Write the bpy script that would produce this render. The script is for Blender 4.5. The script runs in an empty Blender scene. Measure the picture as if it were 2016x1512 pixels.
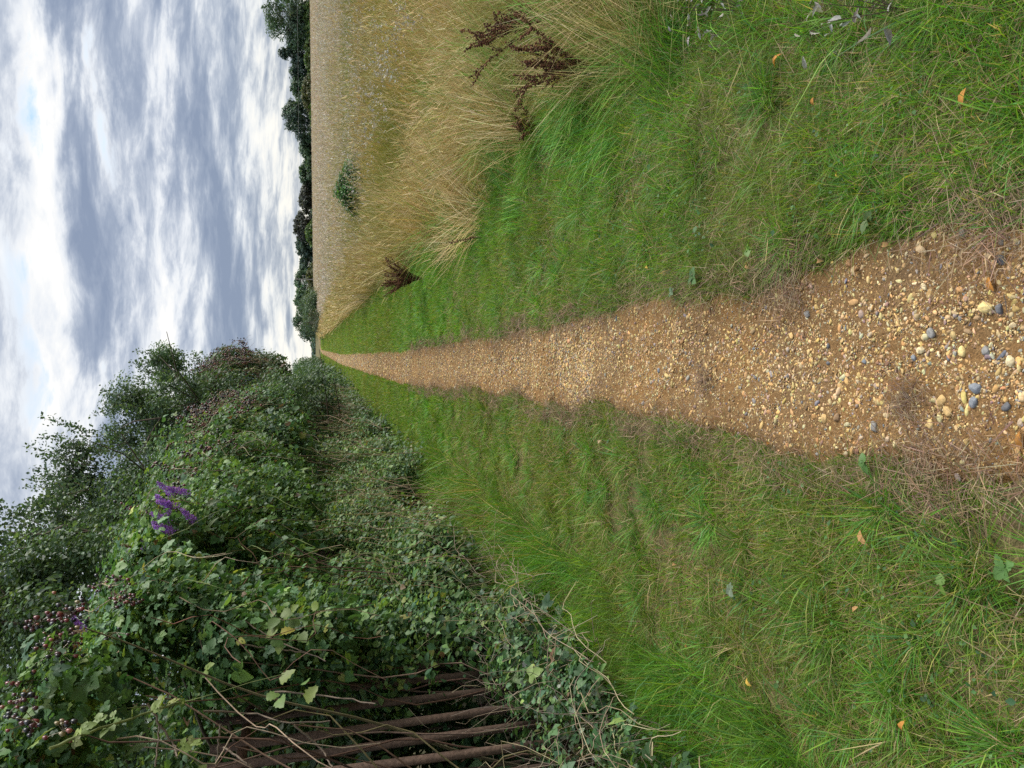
import bpy, math
import numpy as np
from mathutils import Matrix, Vector

# ------------------------------------------------------------------ camera, sky, sun, exposure
C = bpy.context.scene.collection
SC = bpy.context.scene
EYE = np.array([0.0, 0.0, 1.6])
YAW, PITCH, ROLL, FPX = math.radians(2.9), math.radians(14.7), math.radians(0.7), 1500.0
F = np.array([-math.sin(YAW) * math.cos(PITCH), math.cos(YAW) * math.cos(PITCH), -math.sin(PITCH)])
R0 = np.array([math.cos(YAW), math.sin(YAW), 0.0])
U0 = np.cross(R0, F)
R_ = math.cos(ROLL) * R0 - math.sin(ROLL) * U0
U_ = math.sin(ROLL) * R0 + math.cos(ROLL) * U0
cam = bpy.data.cameras.new('camera')
co = bpy.data.objects.new('camera', cam)
C.objects.link(co)
mx = np.eye(4)
mx[:3, 0] = -U_; mx[:3, 1] = R_; mx[:3, 2] = -F; mx[:3, 3] = EYE      # the phone was held on its side: picture left is up
co.matrix_world = Matrix(mx.tolist())
cam.sensor_width = 36.0
cam.lens = 36.0 * FPX / 2016.0
cam.clip_start = 0.05
cam.clip_end = 3000
SC.camera = co

def ray(X, Y):
    return F - U_ * ((X - 1008) / FPX) + R_ * ((756 - Y) / FPX)
def at(X, Y, d):
    r = ray(X, Y)
    return EYE + r * (d / r[1])
def gnd(X, Y, h=0.0):
    r = ray(X, Y)
    return EYE + r * ((h - EYE[2]) / r[2])

SUN_EL, SUN_AZ = math.radians(42), math.radians(62)        # azimuth measured from +Y towards +X
world = bpy.data.worlds.new('World')
SC.world = world
world.use_nodes = True
nt = world.node_tree
for n in list(nt.nodes):
    nt.nodes.remove(n)

def N(t, kind, **kw):
    n = t.nodes.new(kind)
    for k, v in kw.items():
        setattr(n, k, v)
    return n
def math_node(t, op, a, b=None, c=None, clamp=False):
    n = N(t, 'ShaderNodeMath', operation=op)
    n.use_clamp = clamp
    for i, v in enumerate((a, b, c)):
        if v is None: continue
        if isinstance(v, (int, float)): n.inputs[i].default_value = v
        else: t.links.new(v, n.inputs[i])
    return n.outputs[0]
def ramp(t, fac, stops, interp='LINEAR'):
    n = N(t, 'ShaderNodeValToRGB')
    n.color_ramp.interpolation = interp
    el = n.color_ramp.elements
    while len(el) < len(stops): el.new(0.5)
    for e, (p, c) in zip(el, stops):
        e.position = p
        e.color = (c, c, c, 1) if isinstance(c, (int, float)) else (*c, 1)
    t.links.new(fac, n.inputs[0])
    return n.outputs[0]
def mixc(t, fac, a, b, blend='MIX'):
    n = N(t, 'ShaderNodeMix', data_type='RGBA', blend_type=blend)
    for sock, v in ((n.inputs[0], fac), (n.inputs[6], a), (n.inputs[7], b)):
        if isinstance(v, (int, float)): sock.default_value = v
        elif isinstance(v, tuple): sock.default_value = (*v, 1)
        else: t.links.new(v, sock)
    return n.outputs[2]
def noise(t, vec, scale, detail=4, rough=0.55, dist=0.0):
    n = N(t, 'ShaderNodeTexNoise')
    n.inputs['Scale'].default_value = scale
    n.inputs['Detail'].default_value = detail
    n.inputs['Roughness'].default_value = rough
    n.inputs['Distortion'].default_value = dist
    if vec is not None: t.links.new(vec, n.inputs['Vector'])
    return n.outputs[0]

sky = N(nt, 'ShaderNodeTexSky', sky_type='NISHITA')
sky.sun_disc = False
sky.sun_elevation = SUN_EL
sky.sun_rotation = SUN_AZ
tc = N(nt, 'ShaderNodeTexCoord')
sep = N(nt, 'ShaderNodeSeparateXYZ')
nt.links.new(tc.outputs['Generated'], sep.inputs[0])
zc = math_node(nt, 'MAXIMUM', sep.outputs[2], 0.0)
den = math_node(nt, 'ADD', zc, 0.27)
pxs = math_node(nt, 'DIVIDE', sep.outputs[0], den)
pys = math_node(nt, 'DIVIDE', sep.outputs[1], den)
comb = N(nt, 'ShaderNodeCombineXYZ')
nt.links.new(pxs, comb.inputs[0]); nt.links.new(pys, comb.inputs[1])
comb.inputs[2].default_value = 3.7
pv = comb.outputs[0]
# a flatter, streakier copy of the cloud plane
stv = N(nt, 'ShaderNodeMapping'); stv.inputs['Scale'].default_value = (0.95, 1.6, 1); stv.inputs['Rotation'].default_value = (0, 0, 0.10)
nt.links.new(pv, stv.inputs[0])
n_big = noise(nt, stv.outputs[0], 0.95, 3, 0.5, 0.3)
n_mid = noise(nt, stv.outputs[0], 2.1, 8, 0.58, 0.35)
n_fin = noise(nt, stv.outputs[0], 6.2, 9, 0.64, 0.35)
# cloud decks: bands of elevation broken up by the noise
elev = math_node(nt, 'MULTIPLY', math_node(nt, 'ARCSINE', zc), 180 / math.pi / 30.0)        # 0..1 = 0..30 degrees
wob = math_node(nt, 'MULTIPLY_ADD', n_big, 0.26, -0.13)
wob2 = math_node(nt, 'MULTIPLY_ADD', n_mid, 0.14, -0.07)
e2 = math_node(nt, 'ADD', elev, math_node(nt, 'MULTIPLY', math_node(nt, 'ADD', wob, wob2), ramp(nt, elev, [(0, 0.25), (0.35, 1.0)])))
D = 30.0
band = ramp(nt, e2, [(0, .80), (1.0 / D, .62), (2.2 / D, .80), (3.6 / D, .66), (4.6 / D, .30), (6.0 / D, .22), (7.0 / D, .42), (8.0 / D, .30), (8.8 / D, .50),
                     (10.2 / D, .74), (11.3 / D, .33), (13.4 / D, .22), (14.6 / D, .78), (15.7 / D, .90), (17.2 / D, .42), (20 / D, .20),
                     (23 / D, .40), (26 / D, .75), (1.0, .55)], 'B_SPLINE')
dens = math_node(nt, 'ADD', band, math_node(nt, 'MULTIPLY_ADD', n_mid, 2.7, -1.41))
dens = math_node(nt, 'ADD', dens, math_node(nt, 'MULTIPLY_ADD', n_fin, 1.35, -0.66), clamp=True)
cloud = ramp(nt, dens, [(0.0, (1.85, 2.3, 3.2)), (0.28, (2.45, 2.9, 3.75)), (0.5, (3.7, 4.1, 4.8)), (0.72, (5.7, 5.95, 6.3)), (1.0, (7.0, 6.95, 6.8))])
warm = ramp(nt, elev, [(0.0, (1.04, 1.0, 0.90)), (0.16, (1.0, 1.0, 0.98)), (0.3, (1, 1, 1))])
cloud = mixc(nt, 1.0, cloud, warm, 'MULTIPLY')
cloud = mixc(nt, 1.0, cloud, ramp(nt, zc, [(0.50, 1.0), (0.85, 1.9)]), 'MULTIPLY')      # unseen cloud overhead brightened to add soft fill light
gap = ramp(nt, math_node(nt, 'ADD', n_mid, math_node(nt, 'MULTIPLY_ADD', n_fin, 0.3, -0.15)), [(0.60, 0.0), (0.70, 1.0)])
gapm = math_node(nt, 'MULTIPLY', gap, ramp(nt, e2, [(13.0 / D, 0), (14.6 / D, .9), (16.5 / D, .9), (18.0 / D, 0)]))
skyb = mixc(nt, 1.0, sky.outputs[0], (0.7, 0.9, 1.05), 'MULTIPLY')
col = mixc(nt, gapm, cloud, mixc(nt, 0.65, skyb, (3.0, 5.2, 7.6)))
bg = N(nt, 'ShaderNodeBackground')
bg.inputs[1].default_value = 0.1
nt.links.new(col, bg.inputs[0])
wo = N(nt, 'ShaderNodeOutputWorld')
nt.links.new(bg.outputs[0], wo.inputs[0])

sl = bpy.data.lights.new('sun', 'SUN')
sl.energy = 3.7
sl.angle = math.radians(34)
sl.color = (1.0, 0.95, 0.86)
so = bpy.data.objects.new('sun', sl)
C.objects.link(so)
sd = Vector((math.sin(SUN_AZ) * math.cos(SUN_EL), math.cos(SUN_AZ) * math.cos(SUN_EL), math.sin(SUN_EL)))
so.rotation_euler = sd.to_track_quat('Z', 'Y').to_euler()
SC.view_settings.view_transform = 'Standard'
SC.view_settings.look = 'None'
SC.view_settings.exposure = 0.58
SC.view_settings.gamma = 1.0
SC.render.engine = 'CYCLES'
SC.cycles.max_bounces = 6
SC.cycles.diffuse_bounces = 3
SC.cycles.transmission_bounces = 3
SC.cycles.use_denoising = False

# ------------------------------------------------------------------ helpers
rng = np.random.default_rng(11)
def U(a, b, n=None): return rng.uniform(a, b, n)
def G(s, n=None): return rng.normal(0, s, n)

def _h(ix, iy, iz, seed):
    v = (ix * 374761393 + iy * 668265263 + iz * 1274126177 + seed * 974711) & 0xffffffff
    v = ((v ^ (v >> 13)) * 1274126177) & 0xffffffff
    v = v ^ (v >> 16)
    return (v & 0xffff) / 65535.0
def vnoise(x, y, z=None, seed=0):
    x = np.asarray(x, float); y = np.asarray(y, float)
    z = np.zeros_like(x) if z is None else np.asarray(z, float)
    ix, iy, iz = np.floor(x).astype(np.int64), np.floor(y).astype(np.int64), np.floor(z).astype(np.int64)
    fx, fy, fz = x - ix, y - iy, z - iz
    fx, fy, fz = (f * f * (3 - 2 * f) for f in (fx, fy, fz))
    r = 0
    for dx in (0, 1):
        for dy in (0, 1):
            for dz in (0, 1):
                w = (fx if dx else 1 - fx) * (fy if dy else 1 - fy) * (fz if dz else 1 - fz)
                r = r + w * _h(ix + dx, iy + dy, iz + dz, seed)
    return r
def fbm(x, y, z=None, seed=0, oct=3):
    a, r, t, f = 0.5, 0, 0, 1.0
    for o in range(oct):
        r = r + a * vnoise(np.asarray(x) * f, np.asarray(y) * f, None if z is None else np.asarray(z) * f, seed + o * 17)
        t += a; a *= 0.5; f *= 2.03
    return r / t
def norm(v):
    return v / np.maximum(np.linalg.norm(v, axis=-1, keepdims=True), 1e-9)

class Geo:
    """collects vertices, triangles, quads and a colour per vertex; build() links them as ONE mesh object"""
    def __init__(s): s.v, s.t, s.q, s.c, s.n = [], [], [], [], 0
    def add(s, v, tris=None, quads=None, col=None):
        v = np.asarray(v, np.float32).reshape(-1, 3)
        s.v.append(v)
        if tris is not None and len(tris): s.t.append(np.asarray(tris, np.int64).reshape(-1, 3) + s.n)
        if quads is not None and len(quads): s.q.append(np.asarray(quads, np.int64).reshape(-1, 4) + s.n)
        c = np.ones((len(v), 4), np.float32)
        c[:, :3] = col
        s.c.append(c)
        s.n += len(v)
    def inst(s, T, M3, pos, col):
        """template T=(verts, tris, quads[, shade]) copied to n transforms; the whole becomes part of this one mesh"""
        tv, tt, tq = T[0], T[1], T[2]
        n, k = len(pos), len(tv)
        if n == 0: return
        v = np.einsum('nij,kj->nki', M3, tv) + pos[:, None, :]
        off = (np.arange(n) * k)[:, None, None]
        tris = (np.asarray(tt)[None] + off).reshape(-1, 3) if len(tt) else None
        quads = (np.asarray(tq)[None] + off).reshape(-1, 4) if len(tq) else None
        c = np.repeat(np.asarray(col, np.float32)[:, None, :], k, 1)
        s.add(v.reshape(-1, 3), tris, quads, c.reshape(-1, 3))
    def tube(s, pts, r0, r1, sides=5, col=(0.1, 0.08, 0.06)):
        p = np.asarray(pts, float); n = len(p)
        d = norm(np.gradient(p, axis=0))
        ref = np.where(np.abs(d[:, 2:3]) > 0.9, [[1.0, 0, 0]], [[0, 0, 1.0]])
        a = norm(np.cross(d, ref)); b = np.cross(d, a)
        th = np.arange(sides) / sides * 2 * np.pi
        r = np.linspace(r0, r1, n)[:, None, None]
        v = p[:, None, :] + r * (a[:, None, :] * np.cos(th)[None, :, None] + b[:, None, :] * np.sin(th)[None, :, None])
        i = np.arange(n - 1)[:, None] * sides; j = np.arange(sides)[None]; k = (np.arange(sides) + 1)[None] % sides
        q = np.stack([i + j, i + k, i + sides + k, i + sides + j], -1).reshape(-1, 4)
        s.add(v.reshape(-1, 3), None, q, col)
    def build(s, name, mat, parent=None, smooth=False, loc=None):
        me = bpy.data.meshes.new(name)
        v = np.concatenate(s.v); c = np.concatenate(s.c)
        if loc is not None: v = v - np.asarray(loc, np.float32)
        t = np.concatenate(s.t) if s.t else np.zeros((0, 3), np.int64)
        q = np.concatenate(s.q) if s.q else np.zeros((0, 4), np.int64)
        me.vertices.add(len(v)); me.vertices.foreach_set('co', v.ravel())
        nl = t.size + q.size
        me.loops.add(nl); me.loops.foreach_set('vertex_index', np.concatenate([t.ravel(), q.ravel()]).astype(np.int32))
        me.polygons.add(len(t) + len(q))
        ls = np.concatenate([np.arange(len(t)) * 3, t.size + np.arange(len(q)) * 4]).astype(np.int32)
        me.polygons.foreach_set('loop_start', ls)
        if smooth: me.polygons.foreach_set('use_smooth', np.ones(len(ls), bool))
        a = me.color_attributes.new('Col', 'FLOAT_COLOR', 'POINT')
        a.data.foreach_set('color', c.ravel())
        me.materials.append(mat)
        me.update(calc_edges=True)
        o = bpy.data.objects.new(name, me)
        C.objects.link(o)
        if parent is not None: o.parent = parent
        if loc is not None: o.location = [float(x) for x in loc] if parent is None else (0, 0, 0)
        return o

def tag(o, label=None, cat=None, group=None, kind=None):
    for k, v in (('label', label), ('category', cat), ('group', group), ('kind', kind)):
        if v: o[k] = v
    return o
def thing(name, label, cat, loc, group=None):
    o = bpy.data.objects.new(name, None)
    o.empty_display_size = 0.2
    C.objects.link(o)
    o.location = [float(x) for x in loc]
    return tag(o, label, cat, group)

def material(name, rough=0.6, transl=0.0, spec=0.3, bump=0.0, bscale=60.0, jitter=0.25):
    m = bpy.data.materials.new(name)
    m.use_nodes = True
    t = m.node_tree
    p = t.nodes['Principled BSDF']; out = t.nodes['Material Output']
    at_ = N(t, 'ShaderNodeAttribute', attribute_name='Col')
    g = N(t, 'ShaderNodeNewGeometry')
    nz = noise(t, g.outputs['Position'], bscale, 3)
    f = ramp(t, nz, [(0.25, 1 - jitter), (0.75, 1 + jitter)])
    c = mixc(t, 1.0, at_.outputs['Color'], f, 'MULTIPLY')
    t.links.new(c, p.inputs['Base Color'])
    p.inputs['Roughness'].default_value = rough
    p.inputs['Specular IOR Level'].default_value = spec
    if bump:
        b = N(t, 'ShaderNodeBump'); b.inputs['Strength'].default_value = bump; b.inputs['Distance'].default_value = 0.004
        t.links.new(nz, b.inputs['Height']); t.links.new(b.outputs[0], p.inputs['Normal'])
    if transl:
        tr = N(t, 'ShaderNodeBsdfTranslucent')
        t.links.new(mixc(t, 1.0, c, (1.25, 1.2, 0.55), 'MULTIPLY'), tr.inputs[0])
        mx_ = N(t, 'ShaderNodeMixShader'); mx_.inputs[0].default_value = transl
        t.links.new(p.outputs[0], mx_.inputs[1]); t.links.new(tr.outputs[0], mx_.inputs[2])
        t.links.new(mx_.outputs[0], out.inputs[0])
    return m
M_LEAF = material('leaf', 0.52, 0.30, 0.32, jitter=0.18, bscale=35)
M_GRASS = material('grass_blade', 0.55, 0.40, 0.3, jitter=0.12, bscale=8)
M_STRAW = material('straw', 0.7, 0.15, 0.2, jitter=0.15, bscale=9)
M_BARK = material('bark', 0.9, 0, 0.15, 0.6, 40)
M_STONE = material('stone', 0.75, 0, 0.3, 0.45, 130, 0.28)
M_RUST = material('rusty_iron', 0.85, 0, 0.3, 0.6, 55, 0.45)
M_BERRY = material('berry', 0.3, 0, 0.5, jitter=0.2, bscale=200)
M_PETAL = material('petal', 0.7, 0.2, 0.2, jitter=0.3, bscale=120)
M_DRY = material('dry_leaf', 0.75, 0.15, 0.2, 0.3, 90, 0.3)

# ---- templates
def leaf_simple():
    v = np.array([[0, 0, 0], [-.34, .42, .07], [0, 1, -.06], [.34, .42, .07]], float)
    return v, [(0, 3, 2), (0, 2, 1)], []
def leaf_mid():
    v = np.array([[0, 0, 0], [-.30, .25, .06], [-.34, .5, .07], [0, .45, 0], [0, 1, -.1], [.34, .5, .07], [.30, .25, .06]], float)
    return v, [(0, 6, 3), (6, 5, 3), (3, 5, 4), (3, 4, 2), (3, 2, 1), (0, 3, 1)], []
def leaf_serrated(rows=9, w=0.40, droop=0.18, fold=0.10):
    v, q = [], []
    for i in range(rows):
        t = i / (rows - 1)
        wd = w * (math.sin(math.pi * min(1, t ** 0.72 * 0.97 + 0.02)) ** 0.8) * (1.14 if i % 2 else 0.90)
        if i == rows - 1: wd = 0.01
        z = -droop * t * t
        wav = 0.02 * (1 if i % 2 else -1)
        v += [(-wd, t - (0.03 if i % 2 else 0), z + fold * wd / w * .8 + wav), (0, t, z), (wd, t - (0.03 if i % 2 else 0), z + fold * wd / w * .8 - wav)]
        if i:
            a, b = 3 * (i - 1), 3 * i
            q += [(a, a + 1, b + 1, b), (a + 1, a + 2, b + 2, b + 1)]
    return np.array(v, float), [], q
def compound(T, n=3):
    """a bramble leaf: three (or five) leaflets on a short stalk"""
    vs, ts, qs, k = [], [], [], 0
    for ang, sc, oy in ([(0, 1.0, .35), (1.05, .82, .18), (-1.05, .82, .18)] + ([(2.0, .6, .1), (-2.0, .6, .1)] if n == 5 else [])):
        c, s_ = math.cos(ang), math.sin(ang)
        m = np.array([[c, s_, 0], [-s_, c, 0], [0, 0, 1]])
        p = (T[0] * sc) @ m.T + np.array([0, oy, 0])
        vs.append(p); ts += [tuple(np.array(f) + k) for f in T[1]]; qs += [tuple(np.array(f) + k) for f in T[2]]
        k += len(p)
    return np.concatenate(vs), ts, qs
L_S, L_M = leaf_simple(), leaf_mid()
L_N = leaf_serrated()
L_C = compound(leaf_serrated(7))
L_CM = compound(leaf_mid())
def ico(sub):
    import bmesh
    bm = bmesh.new()
    bmesh.ops.create_icosphere(bm, subdivisions=sub, radius=1.0)
    v = np.array([x.co[:] for x in bm.verts]); f = [tuple(y.index for y in x.verts) for x in bm.faces]
    bm.free()
    return v, f
ICO1, ICO2, ICO3 = ico(1), ico(2), ico(3)

def frames(nrm, tip, scale):
    """columns: side, tip direction, normal"""
    nrm = norm(nrm)
    t = norm(tip - nrm * np.sum(tip * nrm, -1, keepdims=True))
    s_ = np.cross(t, nrm)
    return np.stack([s_, t, nrm], -1) * np.asarray(scale)[:, None, None]
def randdir(n):
    return norm(rng.normal(size=(n, 3)))
def pick(pal, n, jit=0.12):
    pal = np.asarray(pal, float)
    w = pal[:, 3] / pal[:, 3].sum()
    c = pal[rng.choice(len(pal), n, p=w), :3]
    return np.clip(c * (1 + G(jit, (n, 1))) * (1 + G(jit * .4, (n, 3))), 0.004, 0.9)

def lobes_leaves(geo, lobes, per_m2, size, T, pal, up=0.6, droop=0.5, inner=0.35, clump=0.5, zmin=0.02, seed=0, cut=None):
    """leaves spread through the outer shell of many overlapping lobes (cx,cy,cz,rx,ry,rz)"""
    L = np.asarray(lobes, float)
    area = 4 * math.pi * ((L[:, 3] * L[:, 4]) ** 1.6 / 3 + (L[:, 3] * L[:, 5]) ** 1.6 / 3 + (L[:, 4] * L[:, 5]) ** 1.6 / 3) ** (1 / 1.6)
    cnt = rng.poisson(area * per_m2)
    idx = np.repeat(np.arange(len(L)), cnt)
    n = len(idx)
    d = randdir(n)
    d[:, 2] = np.where((d[:, 2] < -0.3) & (rng.random(n) < .5), -d[:, 2], d[:, 2])
    r = 1 - np.abs(G(inner, n)); r = np.clip(r, 0.05, 1.25)
    r = r * (0.8 + 0.45 * vnoise(d[:, 0] * 2.3 + idx, d[:, 1] * 2.3, d[:, 2] * 2.3, seed))
    p = L[idx, :3] + d * r[:, None] * L[idx, 3:]
    keep = p[:, 2] > zmin
    if clump:
        keep &= (fbm(p[:, 0] * 2.2, p[:, 1] * 2.2, p[:, 2] * 2.2, seed + 5, 2) + U(-.22, .22, n)) > clump * 0.62
    if cut is not None: keep &= ~(cut(p) & (rng.random(n) < .76))
    p, d, idx = p[keep], d[keep], idx[keep]; n = len(p)
    out = norm(d / L[idx, 3:])
    nr = out * 0.6 + np.array([0, 0, up]) + randdir(n) * 0.6
    tp = out * 0.5 + np.array([0, 0, -droop]) + randdir(n) * 0.8
    sc = size * np.exp(G(0.28, n))
    tone = 0.78 + 0.5 * rng.random(len(L))[idx]
    tone = tone * (0.72 + 0.6 * fbm(p[:, 0] * 1.1, p[:, 1] * 1.1, p[:, 2] * 1.1, seed + 9, 2))
    col = pick(pal, n) * tone[:, None]
    geo.inst(T, frames(nr, tp, sc), p, col)
    return p

def blades(geo, pos, h, w, az, lean, curl, col, segs=2):
    n = len(pos)
    if n == 0: return
    waz = U(0, 2 * math.pi, n)
    wd = np.stack([np.cos(waz), np.sin(waz), np.zeros(n)], -1)
    ld = np.stack([np.cos(az), np.sin(az), np.zeros(n)], -1)
    ts = np.linspace(0, 1, segs + 1)
    V = []
    for t in ts[:-1]:
        c = pos + ld * (h * (lean * t + curl * t * t))[:, None]
        c[:, 2] += h * (t - 0.45 * np.minimum(curl, 1.3) * t * t) * np.sqrt(np.maximum(0.05, 1 - np.minimum(lean, .95) ** 2))
        ww = (w * (1 - 0.55 * t))[:, None] * 0.5
        V += [c - wd * ww, c + wd * ww]
    c = pos + ld * (h * (lean + curl))[:, None]
    c[:, 2] += h * (1 - 0.45 * np.minimum(curl, 1.3)) * np.sqrt(np.maximum(0.05, 1 - np.minimum(lean, .95) ** 2))
    V.append(c)
    k = len(V)
    v = np.stack(V, 1)
    off = (np.arange(n) * k)[:, None]
    q = [np.concatenate([off + 2 * i, off + 2 * i + 1, off + 2 * i + 3, off + 2 * i + 2], 1) for i in range(segs - 1)]
    tr = np.concatenate([off + k - 3, off + k - 2, off + k - 1], 1)
    geo.add(v.reshape(-1, 3), tr, np.concatenate(q) if q else None, np.repeat(col, k, 0))

# ---- the lie of the path (x across, y along), measured from the place
YS = np.array([0, 1.4, 2.2, 2.85, 4.0, 6.2, 13.8, 42, 127, 150, 200, 300])
XL = np.array([-.31, -.32, -.36, -.37, -.385, -.45, -.72, -1.05, -1.2, -.6, 4, 22])
XR = np.array([.28, .285, .295, .27, .215, .15, -.04, -.38, -.5, .2, 5, 23])
def pl(y): return np.interp(y, YS, XL) + (fbm(np.asarray(y) * 2.6, np.asarray(y) * 0 + 3.1, seed=3) - .5) * (.24 * np.clip(1.3 - np.asarray(y) / 12, .35, 1))
def pr(y): return np.interp(y, YS, XR) + (fbm(np.asarray(y) * 2.3, np.asarray(y) * 0 + 9.4, seed=4) - .5) * (.24 * np.clip(1.3 - np.asarray(y) / 12, .35, 1))
def pc(y): return 0.5 * (np.interp(y, YS, XL) + np.interp(y, YS, XR))
def ground_z(x, y):
    inp = np.clip(1 - np.abs(x - pc(y)) / 0.42, 0, 1)
    near = np.clip(1.5 - np.asarray(y) / 60.0, 0, 1)
    return near * ((fbm(x * 1.1, y * .8, seed=21) - .5) * (.09 * np.clip(1.2 - np.asarray(y) / 14, .25, 1)) - .035 * inp ** .5 + .02 + .05 * np.clip((-x - 1.5) / 1.0, 0, 1))

# ------------------------------------------------------------------ ground, path, field
def sheet(name, xs, ys, zf, mat, col, label=None):
    X, Y = np.meshgrid(xs, ys)
    g = Geo()
    Z = zf(X, Y)
    nx, ny = X.shape[1], X.shape[0]
    i = np.arange(ny - 1)[:, None] * nx + np.arange(nx - 1)[None]
    q = np.stack([i, i + 1, i + nx + 1, i + nx], -1).reshape(-1, 4)
    g.add(np.stack([X, Y, Z], -1).reshape(-1, 3), None, q, col(X, Y).reshape(-1, 3) if callable(col) else col)
    o = g.build(name, mat, smooth=True)
    return tag(o, label, kind='structure')
def soil_mat(name, a, b, c, grain):
    m = bpy.data.materials.new(name); m.use_nodes = True
    t = m.node_tree; p = t.nodes['Principled BSDF']
    g = N(t, 'ShaderNodeNewGeometry'); pos = g.outputs['Position']
    n1 = noise(t, pos, 1.6, 5, .6); n2 = noise(t, pos, grain, 6, .65); n3 = noise(t, pos, grain * 5, 3, .6)
    c1 = mixc(t, ramp(t, n1, [(.38, 0), (.62, 1)]), a, b)
    c2 = mixc(t, ramp(t, n2, [(.45, 0), (.70, .8)]), c1, c)
    c3 = mixc(t, 1.0, c2, ramp(t, n3, [(.3, .6), (.7, 1.35)]), 'MULTIPLY')
    t.links.new(c3, p.inputs['Base Color'])
    p.inputs['Roughness'].default_value = .95; p.inputs['Specular IOR Level'].default_value = .12
    bp = N(t, 'ShaderNodeBump'); bp.inputs['Strength'].default_value = .9; bp.inputs['Distance'].default_value = .012
    hsum = math_node(t, 'ADD', n2, math_node(t, 'MULTIPLY', n3, .45))
    t.links.new(hsum, bp.inputs['Height']); t.links.new(bp.outputs[0], p.inputs['Normal'])
    return m
M_SOIL = soil_mat('verge_soil', (.13, .10, .05), (.09, .10, .035), (.22, .17, .09), 28)
M_PATH = soil_mat('path_soil', (.21, .113, .040), (.135, .084, .042), (.235, .15, .068), 34)
M_FIELD = soil_mat('field_soil', (.30, .235, .125), (.24, .21, .10), (.36, .30, .18), 3)

xs = np.unique(np.concatenate([np.linspace(-900, -12, 12), np.linspace(-12, -4, 12), np.linspace(-4, 4, 130), np.linspace(4, 16, 30), np.linspace(16, 900, 16)]))
ys = np.unique(np.concatenate([np.linspace(-300, -6, 8), np.linspace(-6, 10, 200), np.linspace(10, 40, 90), np.linspace(40, 140, 40), np.linspace(140, 1800, 20)]))
sheet('ground', xs, ys, lambda X, Y: ground_z(X, Y) - .012, M_SOIL, (.1, .1, .1))
g = Geo()
yy = np.concatenate([np.linspace(-4, 14, 420), np.linspace(14.1, 60, 200), np.linspace(61, 300, 90)])
tt = np.linspace(0, 1, 14)
lft, rgt = pl(yy), pr(yy)
PX = lft[:, None] * (1 - tt) + rgt[:, None] * tt
PY = np.repeat(yy[:, None], 14, 1)
ed = np.minimum(tt, 1 - tt)
PZ = ground_z(PX, PY) + .004 - .03 * (ed < .01) + (fbm(PX * 9, PY * 9, seed=31) - .5) * .022 * np.clip(2 - PY / 20, 0, 1)
i = np.arange(len(yy) - 1)[:, None] * 14 + np.arange(13)[None]
g.add(np.stack([PX, PY, PZ], -1).reshape(-1, 3), None, np.stack([i, i + 1, i + 15, i + 14], -1).reshape(-1, 4), (.2, .12, .06))
tag(g.build('path', M_PATH, smooth=True), kind='structure')
def path_z(x, y): return ground_z(x, y) + .004 + (fbm(x * 9, y * 9, seed=31) - .5) * .022 * np.clip(2 - y / 20, 0, 1)
# the field: a rough sheet over everything right of the verge, out to its far edge
FAR = 262.0
g = Geo()
fy = np.unique(np.concatenate([np.linspace(-6, 40, 70), np.linspace(40, FAR, 50)]))
ft = np.linspace(0, 1, 60) ** 2.2
FX = (1.75 + np.where(fy > 120, (fy - 120) * .12, 0))[:, None] + ft[None] * 320
FY = np.repeat(fy[:, None], 60, 1)
FZ = ground_z(FX, FY) + .0 + .05 * np.minimum(1, ft * 60)[None]
i = np.arange(len(fy) - 1)[:, None] * 60 + np.arange(59)[None]
g.add(np.stack([FX, FY, FZ], -1).reshape(-1, 3), None, np.stack([i, i + 1, i + 61, i + 60], -1).reshape(-1, 4), (.3, .25, .12))
tag(g.build('field', M_FIELD, smooth=True), kind='structure')

# ------------------------------------------------------------------ grass of the two verges
GREENS = [(.105, .235, .024, 2.6), (.155, .285, .030, 3.2), (.205, .30, .036, 2.2), (.09, .21, .045, 1.6), (.27, .285, .06, 1), (.46, .37, .18, 1.3), (.30, .22, .12, .5)]
LUSH = [(.095, .27, .030, 3), (.150, .33, .034, 3), (.085, .24, .06, 2), (.205, .34, .042, 1.2), (.44, .36, .17, .4)]
FARG = [(.10, .21, .032, 2), (.15, .245, .04, 3), (.21, .265, .055, 2), (.34, .29, .13, 1.1), (.08, .18, .04, 1)]
THATCH = [(.34, .25, .13, 3), (.25, .175, .095, 2), (.42, .33, .19, 1.5), (.17, .115, .07, 1), (.16, .20, .05, 1.2)]
PXM = 762.0
def scatter(n, x0, x1, y0, y1, ypow=1.0):
    """points between two edges that may follow the path; denser near y0"""
    y = y0 + (y1 - y0) * rng.random(n) ** ypow
    a = x0(y) if callable(x0) else np.full(n, x0)
    b = x1(y) if callable(x1) else np.full(n, x1)
    return a + (b - a) * rng.random(n), y
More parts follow.
